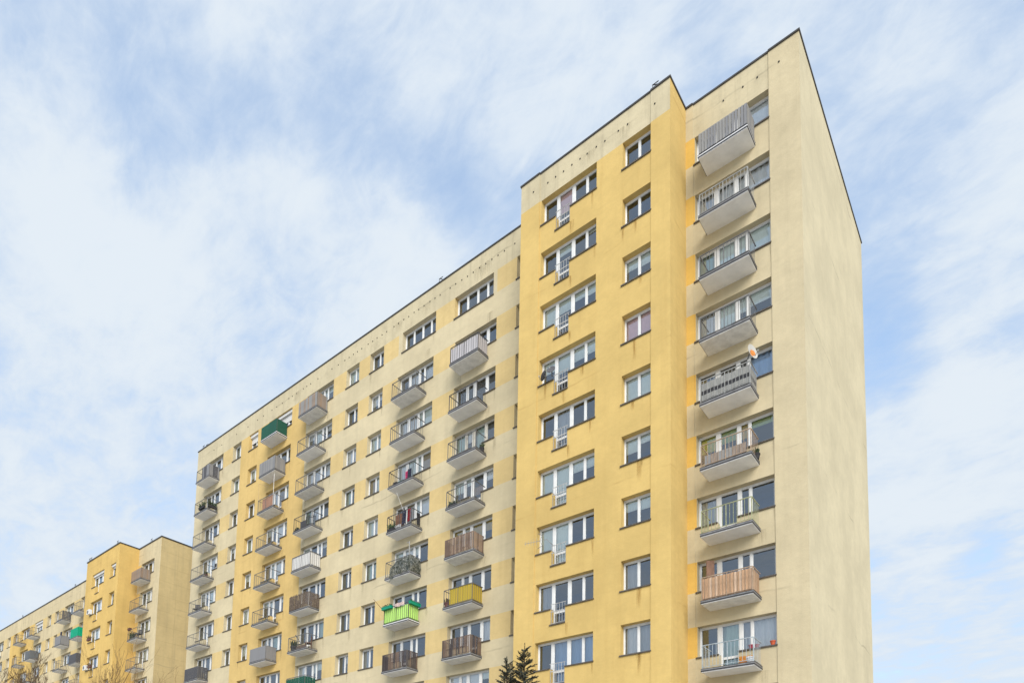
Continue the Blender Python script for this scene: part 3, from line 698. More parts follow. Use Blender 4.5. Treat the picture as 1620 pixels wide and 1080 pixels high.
band(S['R', 5], 'cloth_grey', .66, .97, 'cloth_band'); band(S['R', 5], 'cloth_black', .49, .66, 'cloth_band'); band(S['R', 5], 'cloth_grey', .27, .49, 'cloth_band'); band(S['R', 5], 'cloth_black', .15, .27, 'cloth_band')
boards(S['R', 6], ['board_taupe', 'board_grey2'], .25, .004, .17, .62, out=False, front=(.08, .9), left=False, right=False, seed=12)
boards(S['R', 8], ['board_wood', 'board_wood', 'board_wood2'], .102, .004, .17, 1.05, out=False, jit=.03, seed=4)
boards(S['A', 2], ['panel_lilac'], .22, .02, .17, 1.06, out=False, jit=.05, name='panel', seed=6)
boards(S['A', 6], ['board_brown', 'board_brown2'], .10, .026, .18, 1.1, seed=7)
boards(S['A', 8], ['board_brown', 'board_dark', 'board_brown'], .10, .036, .18, 1.1, seed=8)
band(S['A', 7], 'woven', .2, 1.08, 'woven_screen', x0=.2, left=False)
boards(S['B', 8], ['board_dark', 'board_dark', 'board_brown'], .10, .034, .17, 1.1, seed=9)
boards(S['B', 7], ['panel_lime'], .22, .02, .17, 1.0, out=False, name='panel', seed=10)
boards(S['E', 1], ['board_taupe', 'board_brown2', 'board_grey2'], .11, .010, .17, 1.1, seed=11)
boards(S['E', 5], ['panel_white'], .26, .02, .24, 1.08, out=False, name='panel', seed=13)
boards(S['E', 8], ['panel_green'], .2, .03, .17, 1.0, name='panel', seed=14)
boards(S['F', 1], ['panel_green'], .5, .006, .17, 1.1, name='panel', seed=15)
boards(S['F', 2], ['board_grey2', 'board_grey'], .14, .010, .17, 1.1, name='panel', seed=16)
boards(S['F', 7], ['board_grey'], .30, .004, .17, 1.08, name='panel', seed=17)
boards(S['I', 1], ['board_grey', 'panel_charcoal'], .14, .010, .17, 1.1, front=(.45, 1), left=False, name='panel', seed=18)
boards(S['I', 7], ['panel_charcoal'], .15, .030, .17, 1.08, name='panel', seed=19)
boards(S['I', 8], ['panel_slate'], .2, .010, .17, 1.08, name='panel', seed=20)
def reed(bal, seed):
    xl, yw, z, w, d = BD[bal]; r = random.Random(seed); B = MB()
    for i in range(int(w / .022)):
        x = i * .022; y = -d - .03 + r.uniform(-.02, .02); B.box(x, x + .016, y, y + .014, .15 + r.uniform(0, .04), 1.1 + r.uniform(-.06, .08))
    for i in range(int(d / .022)):
        y = -d + i * .022
        for x0 in (-.03, w + .015):
            x = x0 + r.uniform(-.02, .02); B.box(x, x + .014, y, y + .016, .15 + r.uniform(0, .04), 1.1 + r.uniform(-.06, .08))
    put('reed_mat', B.mesh('reed_mat', 'reed'), bal, (xl, yw, z), kind='stuff')
reed(S['E', 6], 3)
def camo_net(bal):
    xl, yw, z, w, d = BD[bal]; r = random.Random(4); B = MB(); nx, nz = 26, 12
    # draped over the front, sagging off the left corner, and round the right side
    def P(i, j):
        u = i / nx; v = j / nz
        s = .22 * w + u * (.78 * w + d * .9)
        top = 1.02 - .35 * max(0, .28 - u) / .28; low = .12 - .30 * max(0, .22 - u) / .22 + .05 * math.sin(u * 9)
        zz = low + (top - low) * v + r.uniform(-.03, .03)
        if s < w: x, y = s, -d - .02 - .05 * math.sin(v * 3.1) + r.uniform(-.03, .03)
        else: x, y = w + .03 + .04 * math.sin(v * 3.1), -d + (s - w) + r.uniform(-.03, .03)
        return (x + r.uniform(-.02, .02), y, zz)
    g = [[P(i, j) for j in range(nz + 1)] for i in range(nx + 1)]
    for i in range(nx):
        for j in range(nz): B.quad(g[i][j], g[i + 1][j], g[i + 1][j + 1], g[i][j + 1])
    put('camouflage_net', B.mesh('camouflage_net', 'camo', True), None, (xl, yw, z), label='grey green camouflage net draped over a balcony railing of the main block', cat='net')
camo_net(S['B', 6])

# ------------------------------------------------------------------ things on the balconies
def thing(name, label, cat, loc, rotz=0, group=None):
    return put(name, None, None, loc, (0, 0, rotz), label, cat, group)
def part(name, B, mat, parent, smooth=False, off=(0, 0, 0)):
    o = put(name, B.mesh(name, mat, smooth), None); o.parent = parent; o.location = off; return o
def satellite_dish(loc, face, rad, label, mat='dish', logo=False, thin=1.0):
    t = thing('satellite_dish', label, 'satellite dish', loc); t.rotation_euler = Vector(face).to_track_quat('Z', 'Y').to_euler()
    B = MB(); pr = [(rad * k / 6 * thin + .001, .16 * rad * (k / 6) ** 2) for k in range(7)]
    B.lathe(pr, 20); B.lathe([(rad * thin + .001, .16 * rad), (rad * thin + .012, .16 * rad + .008), (rad * thin, .16 * rad - .012)], 20)
    part('reflector', B, mat, t, True)
    B = MB(); B.tube([(0, -rad * .95, .1), (0, -rad * .5, rad * .9)], [.012, .012], 5); part('feed_arm', B, 'rail_grey', t)
    B = MB(); B.tube([(0, -rad * .5, rad * .85), (0, -rad * .42, rad * 1.02)], [.03, .03], 8); part('receiver', B, 'dish', t)
    B = MB(); B.tube([(0, 0, -.02), (0, 0, -.12), (0, -.15, -.2)], [.025] * 3, 6); part('mount', B, 'rail_grey', t)
    if logo:
        B = MB()
        for k, (x, y, w, h) in enumerate(((-.12, -.10, .30, .13), (-.05, .03, .2, .05), (-.16, -.2, .2, .08))): B.box(x, x + w, y, y + h, .022, .028)
        part('emblem', B, 'logo_orange', t)
    return t
ax, ay, az, aw, ad_ = BD[S['R', 5]]
satellite_dish((ax + aw + .05, -ad_ + .05, az + 1.42), (.93, -.30, .12), .28, 'white satellite dish with an orange mark on the striped cloth balcony', logo=True)
satellite_dish((-10.72, BY - .24, B_ZB - 3 * H + .22), (-.75, -.35, .5), .22, 'dark curved satellite dish on a window sill of the yellow bay, seen from its edge', 'dish_dark')
satellite_dish((-10.30, BY - .28, B_ZB - 3 * H + .30), (.2, -.9, .35), .2, 'small dark satellite dish beside the guard rail of the yellow bay', 'dish_dark')
def yagi(loc):
    t = thing('antenna', 'thin aerial antenna at a window of the yellow bay', 'antenna', loc, math.radians(12))
    B = MB(); B.tube([(-.75, 0, 0), (.35, 0, 0)], [.012, .012], 5); B.tube([(.35, 0, 0), (.6, .28, -.25)], [.014, .014], 5); part('boom', B, 'rail_light', t)
    for k in range(5):
        B = MB(); L = .10 + .02 * k; B.tube([(-.7 + .14 * k, 0, -L), (-.7 + .14 * k, 0, L)], [.007, .007], 4); part('element', B, 'rail_light', t)
    for s in (-1, 1):
        B = MB(); B.tube([(0, 0, 0), (.18, 0, .32 * s)], [.009, .009], 4); B.tube([(-.1, 0, .36 * s), (.1, 0, .26 * s)], [.012, .012], 4); part('reflector_arm', B, 'rail_grey', t)
    return t
yagi((-10.75, BY - .35, B_ZB - 6 * H + .45))
def pot(loc, s, label, mat='terracotta', plant=True, group=None, pm='plant'):
    t = thing('flower_pot', label, 'flower pot', loc, group=group)
    B = MB(); B.lathe([(.001, 0), (.075 * s, 0), (.10 * s, .14 * s), (.112 * s, .14 * s), (.112 * s, .18 * s), (.095 * s, .18 * s), (.09 * s, .15 * s), (.001, .15 * s)], 14); part('pot', B, mat, t, False)
    if plant: leafy(t, .1 * s, .16 * s, .22 * s, int(40 * s), pm)
    return t
def leafy(t, rad, z0, h, n, mat):
    r = random.Random(n + int(h * 1000)); B = MB()
    for _ in range(n):
        a = r.uniform(0, 6.28); q = Vector((math.cos(a) * rad * r.random(), math.sin(a) * rad * r.random(), z0)); d = Vector((r.uniform(-.5, .5), r.uniform(-.5, .5), 1)).normalized()
        e = q + d * h * r.uniform(.4, 1); s = d.cross(Vector((r.uniform(-1, 1), r.uniform(-1, 1), .2))).normalized() * .022
        B.quad(tuple(q - s * .3), tuple(q + s * .3), tuple(e + s), tuple(e - s))
    part('foliage', B, mat, t)
def planter(loc, L, label, mat='planter_green', rotz=0, pm='plant', group=None, n=60, h=.2):
    t = thing('planter_box', label, 'planter', loc, rotz, group)
    B = MB(); B.box(0, L, -.09, .09, 0, .16); B.box(-.012, L + .012, -.102, .102, .14, .17); part('box', B, mat, t)
    if n:
        r = random.Random(int(L * 100)); B = MB()
        for _ in range(n):
            q = Vector((r.uniform(.02, L - .02), r.uniform(-.07, .07), .165)); d = Vector((r.uniform(-.6, .6), r.uniform(-.6, .6), 1)).normalized(); e = q + d * h * r.uniform(.4, 1.2)
            s = d.cross(Vector((r.uniform(-1, 1), r.uniform(-1, 1), .2))).normalized() * .03; B.quad(tuple(q - s * .3), tuple(q + s * .3), tuple(e + s), tuple(e - s))
        part('foliage', B, pm, t)
    return t
def laundry(loc, w, h, mat, label, rotz=0):
    B = MB(); n = 8; r = random.Random(int(w * 1000) + len(mat)); ph = r.random() * 6
    for i in range(n):
        for j in range(5):
            def pt(i, j): return (w * i / n + .01 * math.sin(j * 2 + ph), .03 * math.sin(i * 1.5 + ph + j * .3), -h * j / 5 + .02 * math.sin(i + ph) * (j == 5))
            B.quad(pt(i, j + 1), pt(i + 1, j + 1), pt(i + 1, j), pt(i, j))
    o = put('laundry', B.mesh('laundry', mat, True), None, loc, (0, 0, rotz), label, 'laundry', 'laundry on the balconies')
    md = o.modifiers.new('thickness', 'SOLIDIFY'); md.thickness = .008; return o
def chair(loc, rotz, label, mat='chair_brown', tall=.85, group=None):
    t = thing('chair', label, 'chair', loc, rotz, group)
    B = MB(); B.box(-.22, .22, -.22, .22, .42, .46); part('seat', B, mat, t)
    B = MB()
    for k in range(5): B.box(-.20 + k * .09, -.15 + k * .09, .19, .22, .5, tall)
    B.box(-.22, .22, .185, .225, tall, tall + .06); part('backrest', B, mat, t)
    for x in (-.19, .19):
        for y in (-.19, .19):
            B = MB(); B.box(x - .02, x + .02, y - .02, y + .02, 0, .42 if y < 0 else tall); part('leg', B, mat, t)
    return t
def bpos(k, fx, fy, dz=.145):
    xl, yw, z, w, d = BD[S[k]]; return (xl + fx * w, yw - fy * d, z + dz)
# R9: crate, pots
def crate(loc, label, rotz=0):
    t = thing('crate', label, 'crate', loc, rotz)
    for s in (-1, 1):
        for k in range(3):
            B = MB(); B.box(-.25, .25, s * .17 - .012, s * .17 + .012, .02 + k * .12, .11 + k * .12); part('slat', B, 'crate_orange', t)
            B = MB(); B.box(s * .24 - .012, s * .24 + .012, -.155, .155, .02 + k * .12, .11 + k * .12); part('slat', B, 'crate_orange', t)
    B = MB(); B.box(-.228, .228, -.155, .155, 0, .02); part('base', B, 'crate_orange', t); return t
crate(bpos(('R', 9), .78, .45), 'orange slatted crate on the lowest balcony beside the gable', .2)
pot(bpos(('R', 9), .90, .80), 1.3, 'cream flower pot beside the orange crate on the balcony', 'cloth_white', False)
zs9 = F_ZB - 8 * H + .024
pot((-1.34, .02, zs9), .95, 'red terracotta pot on the window sill by the gable', 'terracotta', False)
pot((-2.15, .05, zs9), .9, 'dark red pot on the sill behind the orange crate balcony, left of its pair', 'pot_red', False)
pot((-1.93, .05, zs9), .8, 'dark red pot on the sill behind the orange crate balcony, right of its pair', 'pot_red', False)
# R8: brown board behind the wooden balcony
b = MB(); b.box(0, .32, -.015, .015, 0, 1.9); b.box(.02, .30, -.021, -.0155, .08, .9); b.box(.02, .30, -.021, -.0155, 1.0, 1.82)
put('wooden_board', b.mesh('wooden_board', 'frame_brown'), None, bpos(('R', 8), -.02, .3), (0, 0, math.radians(38)), 'tall brown wooden board standing on the balcony clad in wooden boards', 'board')
# B4, B5 laundry and clutter
laundry(bpos(('B', 4), .50, .55, .95), .20, .62, 'cloth_pink', 'bright pink cloth hanging on a balcony with dark railing'); laundry(bpos(('B', 4), .2, .55, .55), .35, .38, 'cloth_teal', 'teal cloth hanging low on a balcony with dark railing')
laundry(bpos(('B', 4), .62, .6, 1.0), .3, .7, 'cloth_navy', 'dark cloth hanging beside the bright pink cloth on a balcony'); laundry(bpos(('B', 4), .04, .6, .6), .28, .42, 'cloth_black', 'black cloth hanging at the left end of a balcony with a pink cloth')
laundry(bpos(('B', 5), .78, .85, 1.15), .22, .75, 'cloth_red', 'dark red cloth hanging over a cluttered balcony'); laundry(bpos(('B', 5), .18, .7, .55), .55, .40, 'cloth_white', 'white sheet heaped behind bars of a cluttered balcony')
laundry(bpos(('B', 5), .55, .8, 1.2), .3, .8, 'cloth_navy', 'navy cloth hanging beside the dark red cloth on a cluttered balcony'); laundry(bpos(('B', 5), .9, .3, 1.1), .25, .7, 'cloth_black', 'black cloth hanging behind the dark red cloth near the wall', math.radians(80))
b = MB(); b.tube([(0, 0, 0), (-.42, -.25, 1.25)], [.009, .006], 6); put('rod', b.mesh('rod', 'rail_white'), None, bpos(('B', 5), .66, .9, 1.0), None, 'thin white rod leaning out above a cluttered balcony', 'rod')
b = MB(); b.box(0, .7, -.02, .02, 0, .75); b.box(.05, .65, -.03, -.0205, .06, .69)
put('wooden_board', b.mesh('wooden_board', 'frame_brown'), None, bpos(('B', 5), .02, .25, .70), None, 'brown wooden board behind the white sheet on a cluttered balcony', 'board')
planter(bpos(('B', 5), .04, .9, .16), .5, 'dark planter box on a cluttered balcony beside a white sheet', 'cloth_black', 0, 'plant', n=40, h=.3)
# B6: cloth line pole; B7 planters
b = MB(); b.tube([(0, 0, 0), (0, 0, 1.75)], [.03, .03], 6); b.tube([(0, 0, 1.7), (-.2, 0, 1.72)], [.02, .02], 6); put('pole', b.mesh('pole', 'rail_light'), None, bpos(('B', 6), .93, .93), None, 'grey upright pole on the balcony with the camouflage net', 'pole')
planter(bpos(('B', 7), -.03, 1.06, .98), .78, 'green planter box on the left rail of the lime green balcony', 'planter_green', n=26, h=.12); planter(bpos(('B', 7), 1.03, .98, .98), .82, 'green planter box on the right rail of the lime green balcony', 'planter_green', math.radians(90), n=26, h=.12)
laundry(bpos(('B', 7), .46, 1.05, 1.17), .75, .2, 'cloth_rose', 'pale pink cloth over the front rail of the lime green balcony')
b = MB(); b.tube([(0, 0, 0), (-.55, -.35, .75)], [.018, .014], 6); put('pole', b.mesh('pole', 'frame_brown'), None, bpos(('B', 7), .0, .98, .95), None, 'thin dark pole sticking out left of the lime green balcony', 'pole')
# A3/A5/A7 small things
planter(bpos(('A', 5), .05, .86), .55, 'dark planter on a balcony in front of a brown blind', 'cloth_black', n=40); pot(bpos(('A', 4), .97, .35), 1.3, 'dark flower pot at the right end of a balcony with pale curtains', 'cloth_black', True)
pot(bpos(('A', 7), .08, .85), 1.5, 'dark plant pot beside the yellow woven screen', 'pot_dark', True, pm='plant_dry')
# E4: folded chairs and dark screen; E7 chair
b = MB()
for k in range(9): b.box(.09 * k, .09 * k + .03, -.012, .012, 0, .95 - .04 * abs(k - 4))
b.box(0, .75, -.02, -.0125, .25, .29); b.box(0, .75, -.02, -.0125, .7, .74)
put('folded_trellis', b.mesh('folded_trellis', 'cloth_black'), None, bpos(('E', 4), .58, .82), (0, 0, math.radians(18)), 'black folded trellis leaning on a balcony railing', 'trellis')
b = MB()
for k in range(6): b.box(.1 * k, .1 * k + .085, -.02, .02, 0, .62)
put('folded_screen', b.mesh('folded_screen', 'panel_charcoal'), None, bpos(('E', 4), .28, .8), None, 'low dark folded screen left of the black trellis on a balcony', 'screen')
planter(bpos(('E', 4), .02, .82), .4, 'dark planter at the left end of the balcony with the black trellis', 'cloth_black', n=30)
chair(bpos(('E', 7), .78, .45), math.radians(-40), 'brown chair on a balcony below the reed screen'); pot(bpos(('E', 7), .16, .7), 2.2, 'large dark plant pot on the balcony with the brown chair', 'cloth_black', True)
b = MB(); b.box(0, .9, -.012, .012, 0, .30); b.box(.02, .88, -.018, -.0125, .04, .26); put('low_board', b.mesh('low_board', 'board_brown'), None, bpos(('E', 7), .36, .8), None, 'low brown storage board on the balcony with the brown chair', 'board')
b = MB(); b.tube([(0, 0, 0), (.35, .2, -.55)], [.025, .02], 6); put('slanting_bar', b.mesh('slanting_bar', 'rail_dark'), None, bpos(('E', 7), .36, .95, 1.2), None, 'dark bar slanting over the balcony with the brown chair', 'bar')
# F3: mat and pole, F balconies bits
b = MB(); b.box(0, 1.35, -.015, .015, 0, .92); b.box(.03, 1.32, -.02, -.0155, .04, .88); put('standing_mat', b.mesh('standing_mat', 'mat_red'), None, bpos(('F', 3), .22, .86), None, 'reddish mat standing inside a balcony railing', 'mat')
b = MB(); b.tube([(0, 0, 0), (0, 0, 2.35)], [.016, .016], 6); put('pole', b.mesh('pole', 'rail_white'), None, bpos(('F', 3), .98, .98), None, 'tall white pole at the corner of the balcony with the reddish mat', 'pole')
b = MB(); b.tube([(0, 0, 0), (0, 0, 1.3), (.45, .5, 1.12)], [.014] * 3, 5); put('pole', b.mesh('pole', 'rail_tan'), None, bpos(('F', 3), .0, .98, 1.1), None, 'thin bent pole at the left corner of the balcony with the reddish mat', 'pole')
for r in (5, 6): planter(bpos(('F', r), .35, .55), .7, ('pale planter box on an open balcony, the upper of two in its column' if r == 5 else 'pale planter box on an open balcony, the lower of two in its column'), 'board_wood2', n=30)
planter(bpos(('I', 2), .4, 1.0, .30), .8, 'dark planter along the front of the balcony at the far end', 'cloth_black', n=70, h=.3); planter(bpos(('I', 2), 1.0, .95, .30), .75, 'dark planter along the side of the balcony at the far end', 'cloth_black', math.radians(90), n=70, h=.3)
chair(bpos(('I', 5), .2, .5), .6, 'dark chair on an open balcony at the far end', 'panel_charcoal')
pot(bpos(('I', 4), .9, .6), 1.2, 'small pot on an open balcony at the far end', 'pot_dark', True)
laundry(bpos(('I', 4), 1.1, .1, 1.25), .25, .3, 'cloth_black', 'black bag hanging at a window beside the far end balcony')
pot(bpos(('R', 6), .99, .25), 1.2, 'dark pot at the corner of the balcony with tan bars', 'cloth_black', True)

# ------------------------------------------------------------------ second building
FY = .232; ROOF2 = 27.446; ZT2, ZB2 = 25.743, 24.438; BY2 = -1.549
B2L, B2R, X02, L2E = -65.114, -57.653, -53.245, -118.0
root2 = put('apartment_building', None, None, (-75, 6, GROUND), label='lower yellow and cream apartment block standing behind bare trees at the left', cat='building')
NR2 = 9
cols2 = [('R', 'F', -57.019, -54.445, '3d', 1), ('Z', 'F', -71.19, -68.3, 'R', 1), ('A', 'F', -75.67, -73.02, '3d', 1), ('S1', 'F', -78.54, -77.4, '2n', 0), ('S2', 'F', -80.91, -79.7, '2n', 0),
         ('B', 'F', -85.02, -82.32, '3d', 1), ('B2', 'F', -89.76, -86.88, '3d', 1), ('S3', 'F', -92.38, -91.2, '2n', 0), ('S4', 'F', -95.0, -93.73, '2n', 0), ('W', 'F', -99.2, -96.51, '3d', 1), ('W2', 'F', -104.0, -101.2, '3d', 1),
         ('P', 'B', -63.6, -60.858, '3d', 2), ('Q', 'B', -59.413, -58.263, '2n', 0)]
SL2 = {'R': (-56.9, -54.98), 'Z': (-70.75, -68.8), 'A': (-75.2, -73.55), 'B': (-84.6, -82.9), 'B2': (-89.3, -87.6), 'W': (-98.8, -97.1)}
op2F, op2B = [], []
for nm, face, xl, xr, pat, door in cols2:
    for r in range(1, NR2 + 1):
        zt, zb = ZT2 - (r - 1) * H, ZB2 - (r - 1) * H; yw = FY if face == 'F' else BY2
        (op2F if face == 'F' else op2B).append((xl, xr, zb, zt))
        dr = DOORDROP if door else 0
        if door: (op2F if face == 'F' else op2B).append(door_rect(xl, xr, pat, zt, DOORDROP))
        if r > 6: continue_fill = None
        window(root2, xl, xr, yw, zt, zb, pat, dr, default_fill(wr, len(PAT[pat])), sills=('step' if door == 2 else True), shutter=(.3 if (r == 1 and nm in 'PQ') else (.45 if (nm, r) == ('B', 1) else 0)), rng=wr)
M2 = ['far_cream', 'far_yellow', 'yellow_patch']
def col2(x, z):
    if x > B2R: return 'far_yellow' if (x < -57.019 and any(ZB2 - k * H < z < ZT2 - k * H for k in range(NR2))) else 'far_cream'
    if z > ZT2: return 'far_cream'
    if -93.73 < x < -85.02: return 'far_yellow'
    if any(ZB2 - k * H < z < ZT2 - k * H for k in range(NR2)):
        if any(a < x < c for n_, f_, a, c, p_, d_ in cols2 if f_ == 'F'): return 'far_cream'
        return 'yellow_patch'
    return 'far_cream'
zb2 = [ZT2 - k * H for k in range(NR2)] + [ZB2 - k * H for k in range(NR2)]
facade('front_wall', M2, root2, L2E, B2L, ZB0, ROOF2 - .08, [o for o in op2F if o[0] < B2L], col2, lambda x: FY, [-93.73, -85.02], zb2, REC + .02)
facade('front_wall', M2, root2, B2R, X02, ZB0, ROOF2 - .08, [o for o in op2F if o[0] > B2R], col2, lambda x: FY, [], zb2, REC + .02)
facade('bay_wall', ['far_yellow'], root2, B2L, B2R, ZB0, ROOF2 - .08, op2B, lambda x, z: 'far_yellow', lambda x: BY2, [], [], REC + .02)
zt2 = ROOF2 - .08
sheet('bay_return_wall', 'far_yellow', [(B2R, BY2, ZB0), (B2R, FY, ZB0), (B2R, FY, zt2), (B2R, BY2, zt2)], root2)
sheet('bay_return_wall', 'far_yellow', [(B2L, FY, ZB0), (B2L, BY2, ZB0), (B2L, BY2, zt2), (B2L, FY, zt2)], root2)
sheet('gable_wall', 'far_gable', [(X02, FY, ZB0), (X02, FY + 12.3, ZB0), (X02, FY + 12.3, zt2), (X02, FY, zt2)], root2)
sheet('gable_wall', 'far_gable', [(L2E, FY + 12.3, ZB0), (L2E, FY, ZB0), (L2E, FY, zt2), (L2E, FY + 12.3, zt2)], root2)
sheet('back_wall', 'far_cream', [(X02, FY + 12.3, ZB0), (L2E, FY + 12.3, ZB0), (L2E, FY + 12.3, zt2), (X02, FY + 12.3, zt2)], root2)
sheet('roof', 'roofing', [(L2E, FY, zt2 - .2), (X02, FY, zt2 - .2), (X02, FY + 12.3, zt2 - .2), (L2E, FY + 12.3, zt2 - .2)], root2)
sheet('roof', 'roofing', [(B2L, BY2, zt2 - .2), (B2R, BY2, zt2 - .2), (B2R, FY, zt2 - .2), (B2L, FY, zt2 - .2)], root2)
c2 = ROOF2 - .08
coping(root2, L2E - .04, B2L - .041, FY - .06, FY + .3, c2, h=.10); coping(root2, B2R + .041, X02 + .05, FY - .06, FY + .3, c2, h=.10); coping(root2, B2L - .04, B2R + .04, BY2 - .06, BY2 + .3, c2, h=.10)
coping(root2, B2R - .25, B2R + .04, BY2 + .301, FY + .3, c2, h=.10); coping(root2, B2L - .04, B2L + .25, BY2 + .301, FY + .3, c2, h=.10); coping(root2, X02 - .25, X02 + .05, FY + .301, FY + 12.34, c2, h=.10)
for x, y in ((-65.0, BY2 + .1), (-64.6, BY2 + .1), (-58.6, BY2 + .1), (-55.6, FY + .1), (-66.1, FY + .1), (-66.6, FY + .1), (-73.5, FY + .1), (-90.2, FY + .1)): put('roof_bracket', cached('hook', hook), root2, (x, y, ROOF2 + .05))
S2 = {}
LAB2 = {('R', 1): 'balcony with brown boards', ('Z', 2): 'balcony with a bright green net', ('A', 2): 'balcony with grey boards', ('Z', 3): 'balcony with dark grey panels', ('B', 2): 'balcony with slate grey panels'}
for nm, (a, c) in SL2.items():
    for r in range(1, NR2):
        S2[nm, r] = balcony(root2, a, c, FY, 23.575 - (r - 1) * H, .9, 'rail_grey', .18, 'slab_old' if wr.random() < .4 else 'slab_white', 'fascia', LAB2.get((nm, r)), .014)
boards(S2['R', 1], ['board_brown2', 'board_taupe'], .16, .01, name='board', seed=31, front=(0, 1), right=True)
boards(S2['A', 2], ['board_grey'], .3, .006, name='panel', seed=32); boards(S2['Z', 3], ['panel_charcoal'], .3, .006, name='panel', seed=33); boards(S2['B', 2], ['panel_slate'], .3, .006, name='panel', seed=34)
boards(S2['A', 1], ['panel_charcoal'], .13, .03, name='board', seed=35, front=(.97, 1), left=False)
band(S2['Z', 2], 'net_green', .15, 1.08, 'net_screen', out=True); boards(S2['W', 1], ['panel_white'], .4, .01, z1=.7, name='panel', seed=36)
S.update({('2' + k[0], k[1]): v for k, v in S2.items()})
planter(bpos(('2R', 3), .0, .95, 1.08), .5, 'dark planter on the left rail of a far block balcony', 'pot_dark', n=20, h=.1); planter(bpos(('2R', 3), .1, .8), .8, 'plants on the floor of the cluttered far block balcony', 'plant', n=120, h=.45)
chair(bpos(('2R', 3), .75, .6), .4, 'dark chair on the cluttered far block balcony', 'panel_charcoal')
planter((-63.2, BY2 - .2, ZB2 - 2 * H + .1), .7, 'dark flower box at a window of the far yellow bay, the upper one', 'pot_dark', n=50, h=.25, pm='plant_dry'); planter((-62.6, BY2 - .2, ZB2 - 3 * H + .1), .7, 'dark flower box at a window of the far yellow bay, the lower one', 'pot_dark', n=50, h=.25, pm='plant_dry')
laundry(bpos(('2A', 2), .75, .9, 1.5), .5, .5, 'cloth_navy', 'navy cloth above the grey boarded balcony of the far block')
def ac_unit(loc, label):
    t = thing('air_conditioner', label, 'air conditioner', loc)
    B = MB(); B.box(0, .6, -.26, 0, 0, .45); part('casing', B, 'frame_white', t)
    B = MB(); B.lathe([(.001, .0), (.17, .0), (.17, .012), (.155, .014), (.001, .014)], 16); o = part('fan_grille', B, 'rail_grey', t, off=(.25, -.262, .22)); o.rotation_euler = (math.pi / 2, 0, 0)
ac_unit((-63.55, BY2 - .06, ZB2 - H + .02), 'white air conditioner on a sill of the far yellow bay, the upper one')
ac_unit((-63.55, BY2 - .06, ZB2 - 3 * H + .02), 'white air conditioner on a sill of the far yellow bay, beside a flower box')

# ------------------------------------------------------------------ trees
def bare_tree(px, py, top, label, seed, mat='twig', trunk_mat='bark', spread=.5, lev=5, dens=1.0):
    r = random.Random(seed); t = thing('bare_tree', label, 'tree', (px, py, GROUND), group='bare trees in front of the far block')
    Ht = top - GROUND; TB, CB = MB(), MB()
    mn = .0065 if lev > 4 else .0048
    def grow(p, d, L, rad, lv):
        n = 3 if lv else 5; pts = [p]; rr = [rad]; q = p.copy(); dd = d.copy()
        for i in range(n):
            dd = (dd + Vector((r.uniform(-1, 1), r.uniform(-1, 1), r.uniform(-.4, .9))) * (.13 if lv else .05)).normalized(); q = q + dd * L / n; pts.append(q.copy()); rr.append(max(rad * (1 - .62 * (i + 1) / n), mn))
        (TB if lv == 0 else CB).tube(pts, rr, 6 if lv < 2 else 3, cap=False)
        if lv >= lev: return
        k = int((7 if lv == 0 else r.choice((3, 4, 5))) * dens)
        for i in range(k):
            f = r.uniform(.35 if lv == 0 else .2, 1.0); j = min(int(f * n), n - 1); bp = pts[j] + (pts[j + 1] - pts[j]) * (f * n - j)
            a = r.uniform(0, 6.28); tilt = r.uniform(.35, .95) * spread * 1.6
            side = Vector((math.cos(a), math.sin(a), 0)); nd = (dd * math.cos(tilt) + side * math.sin(tilt) + Vector((0, 0, .25))).normalized()
            grow(bp, nd, L * r.uniform(.42, .68), max(rr[j] * .55, mn), lv + 1)
    grow(Vector((0, 0, 0)), Vector((r.uniform(-.06, .06), r.uniform(-.06, .06), 1)).normalized(), Ht * .62, .013 * Ht, 0)
    # scale so that the crown top sits at the wanted height
    zmax = max(v[2] for v in CB.v); k = Ht / zmax
    for B in (TB, CB): B.v = [(v[0] * k, v[1] * k, v[2] * k) for v in B.v]
    part('trunk', TB, trunk_mat, t); part('crown', CB, mat, t)
bare_tree(-32.4, -16.5, 9.1, 'dense dark bare tree at the lower left edge of the photo', 3, 'twig', lev=5, dens=1.3)
bare_tree(-29.2, -16.1, 9.3, 'dark bare tree with a dense twiggy top, second from the left edge', 8, 'twig', lev=5, dens=1.3)
bare_tree(-35.5, -12.9, 9.9, 'pale bare tree below the balconies of the far block', 12, 'twig_pale', 'bark_birch', lev=5, dens=.85)
bare_tree(-25.65, -15.1, 8.6, 'fine bare tree in front of the far yellow bay', 17, 'twig_pale', lev=4, spread=.42, dens=.8)
bare_tree(-28.9, -12.4, 10.5, 'slender bare tree in front of the corner of the far yellow bay', 23, 'twig_pale', lev=4, spread=.40, dens=.8)
bare_tree(-25.7, -12.6, 8.2, 'small bare tree in front of the far cream gable', 29, 'twig_pale', lev=4, spread=.45, dens=.7)

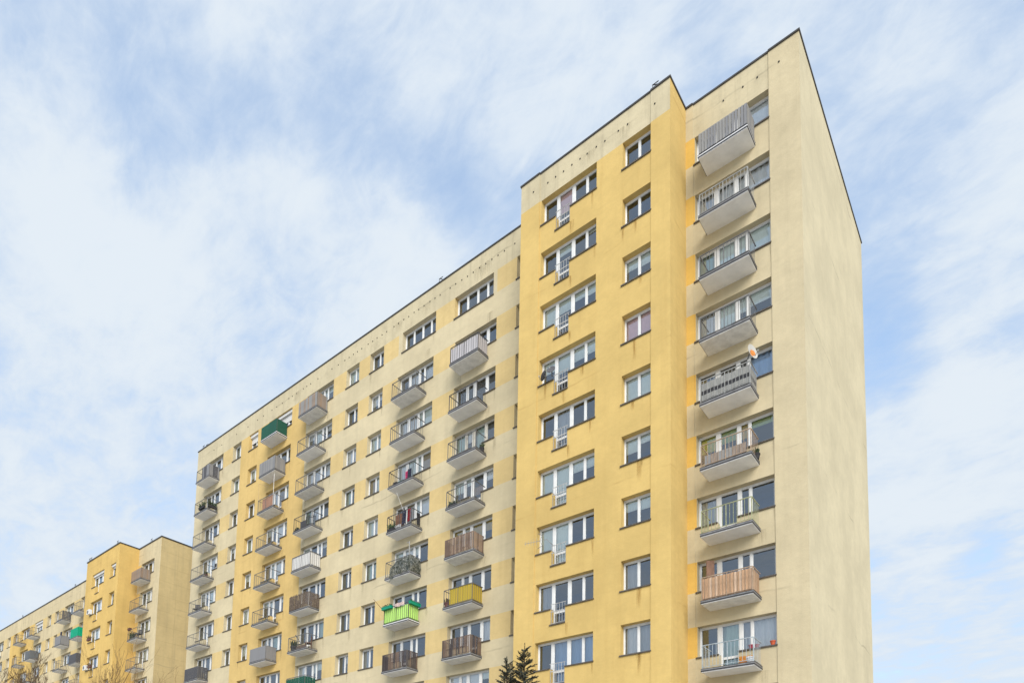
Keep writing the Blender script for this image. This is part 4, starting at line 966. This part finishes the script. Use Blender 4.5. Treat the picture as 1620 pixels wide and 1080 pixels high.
def spruce(px, py, label):
    t = thing('spruce_tree', label, 'tree', (px, py, GROUND)); r = random.Random(11)
    TB, CB = MB(), MB()
    def needles(a, c, n, L):
        ax = (c - a); l = ax.length; ax.normalize(); u = ax.cross(Vector((.3, .2, 1))).normalized(); v = ax.cross(u)
        for _ in range(n):
            f = r.random(); an = r.uniform(0, 6.28); p = a + ax * l * f; d = (u * math.cos(an) + v * math.sin(an) + ax * .9).normalized() * L * r.uniform(.7, 1.1)
            s = d.cross(ax).normalized() * .008; q = p + d; k = len(CB.v); CB.v += [tuple(p - s), tuple(p + s), tuple(q)]; CB.f.append((k, k + 1, k + 2)); CB.mi.append(0)
    def leader(x, y, z0, top, Rb):
        TB.tube([(x, y, z0), (x + .02, y, (z0 + top) / 2), (x, y, top - .12)], [.05 if z0 < 1 else .03, .03, .008], 6)
        needles(Vector((x, y, top - .35)), Vector((x, y, top)), 110, .035)
        z = top - .22
        while z > max(z0, .2):
            dist = top - z; L = min(Rb, .12 + dist * .25); nb = 5 if dist < .4 else 8
            for i in range(nb):
                a = r.uniform(0, 6.28); up = .75 - min(.85, dist * .45) + r.uniform(-.12, .12)
                d = Vector((math.cos(a), math.sin(a), up)).normalized(); p = Vector((x, y, z + r.uniform(-.05, .05))); Lb = L * r.uniform(.7, 1.1); e = p + d * Lb + Vector((0, 0, .05 * Lb))
                CB.tube([p, e], [.008, .004], 3, 1, cap=False); fine = dist < 2.6
                needles(p, e, int(Lb * (260 if fine else 60)), .036)
                ns = int(Lb / (.07 if fine else .16))
                for k in range(ns):
                    f = .25 + .75 * (k + r.random()) / max(ns, 1); b = p + (e - p) * f; sd = Vector((-d.y, d.x, 0)) * (1 if k % 2 else -1)
                    q = b + (d * .7 + sd * .7 + Vector((0, 0, r.uniform(-.1, .25)))).normalized() * Lb * .42 * (1.15 - f) + d * .04
                    CB.tube([b, q], [.005, .003], 3, 1, cap=False); needles(b, q, int((q - b).length * (330 if fine else 60)), .034)
            z -= .10 if dist < 2.4 else .3
    leader(.12, .1, 0, 6.92, 1.2); leader(-.24, -.16, 4.2, 6.58, .5)
    part('trunk', TB, 'bark_spruce', t); o = part('crown', CB, ['needle', 'twig'], t)
spruce(-3.75, -13.2, 'dark green spruce with two tops in front of the yellow bay')
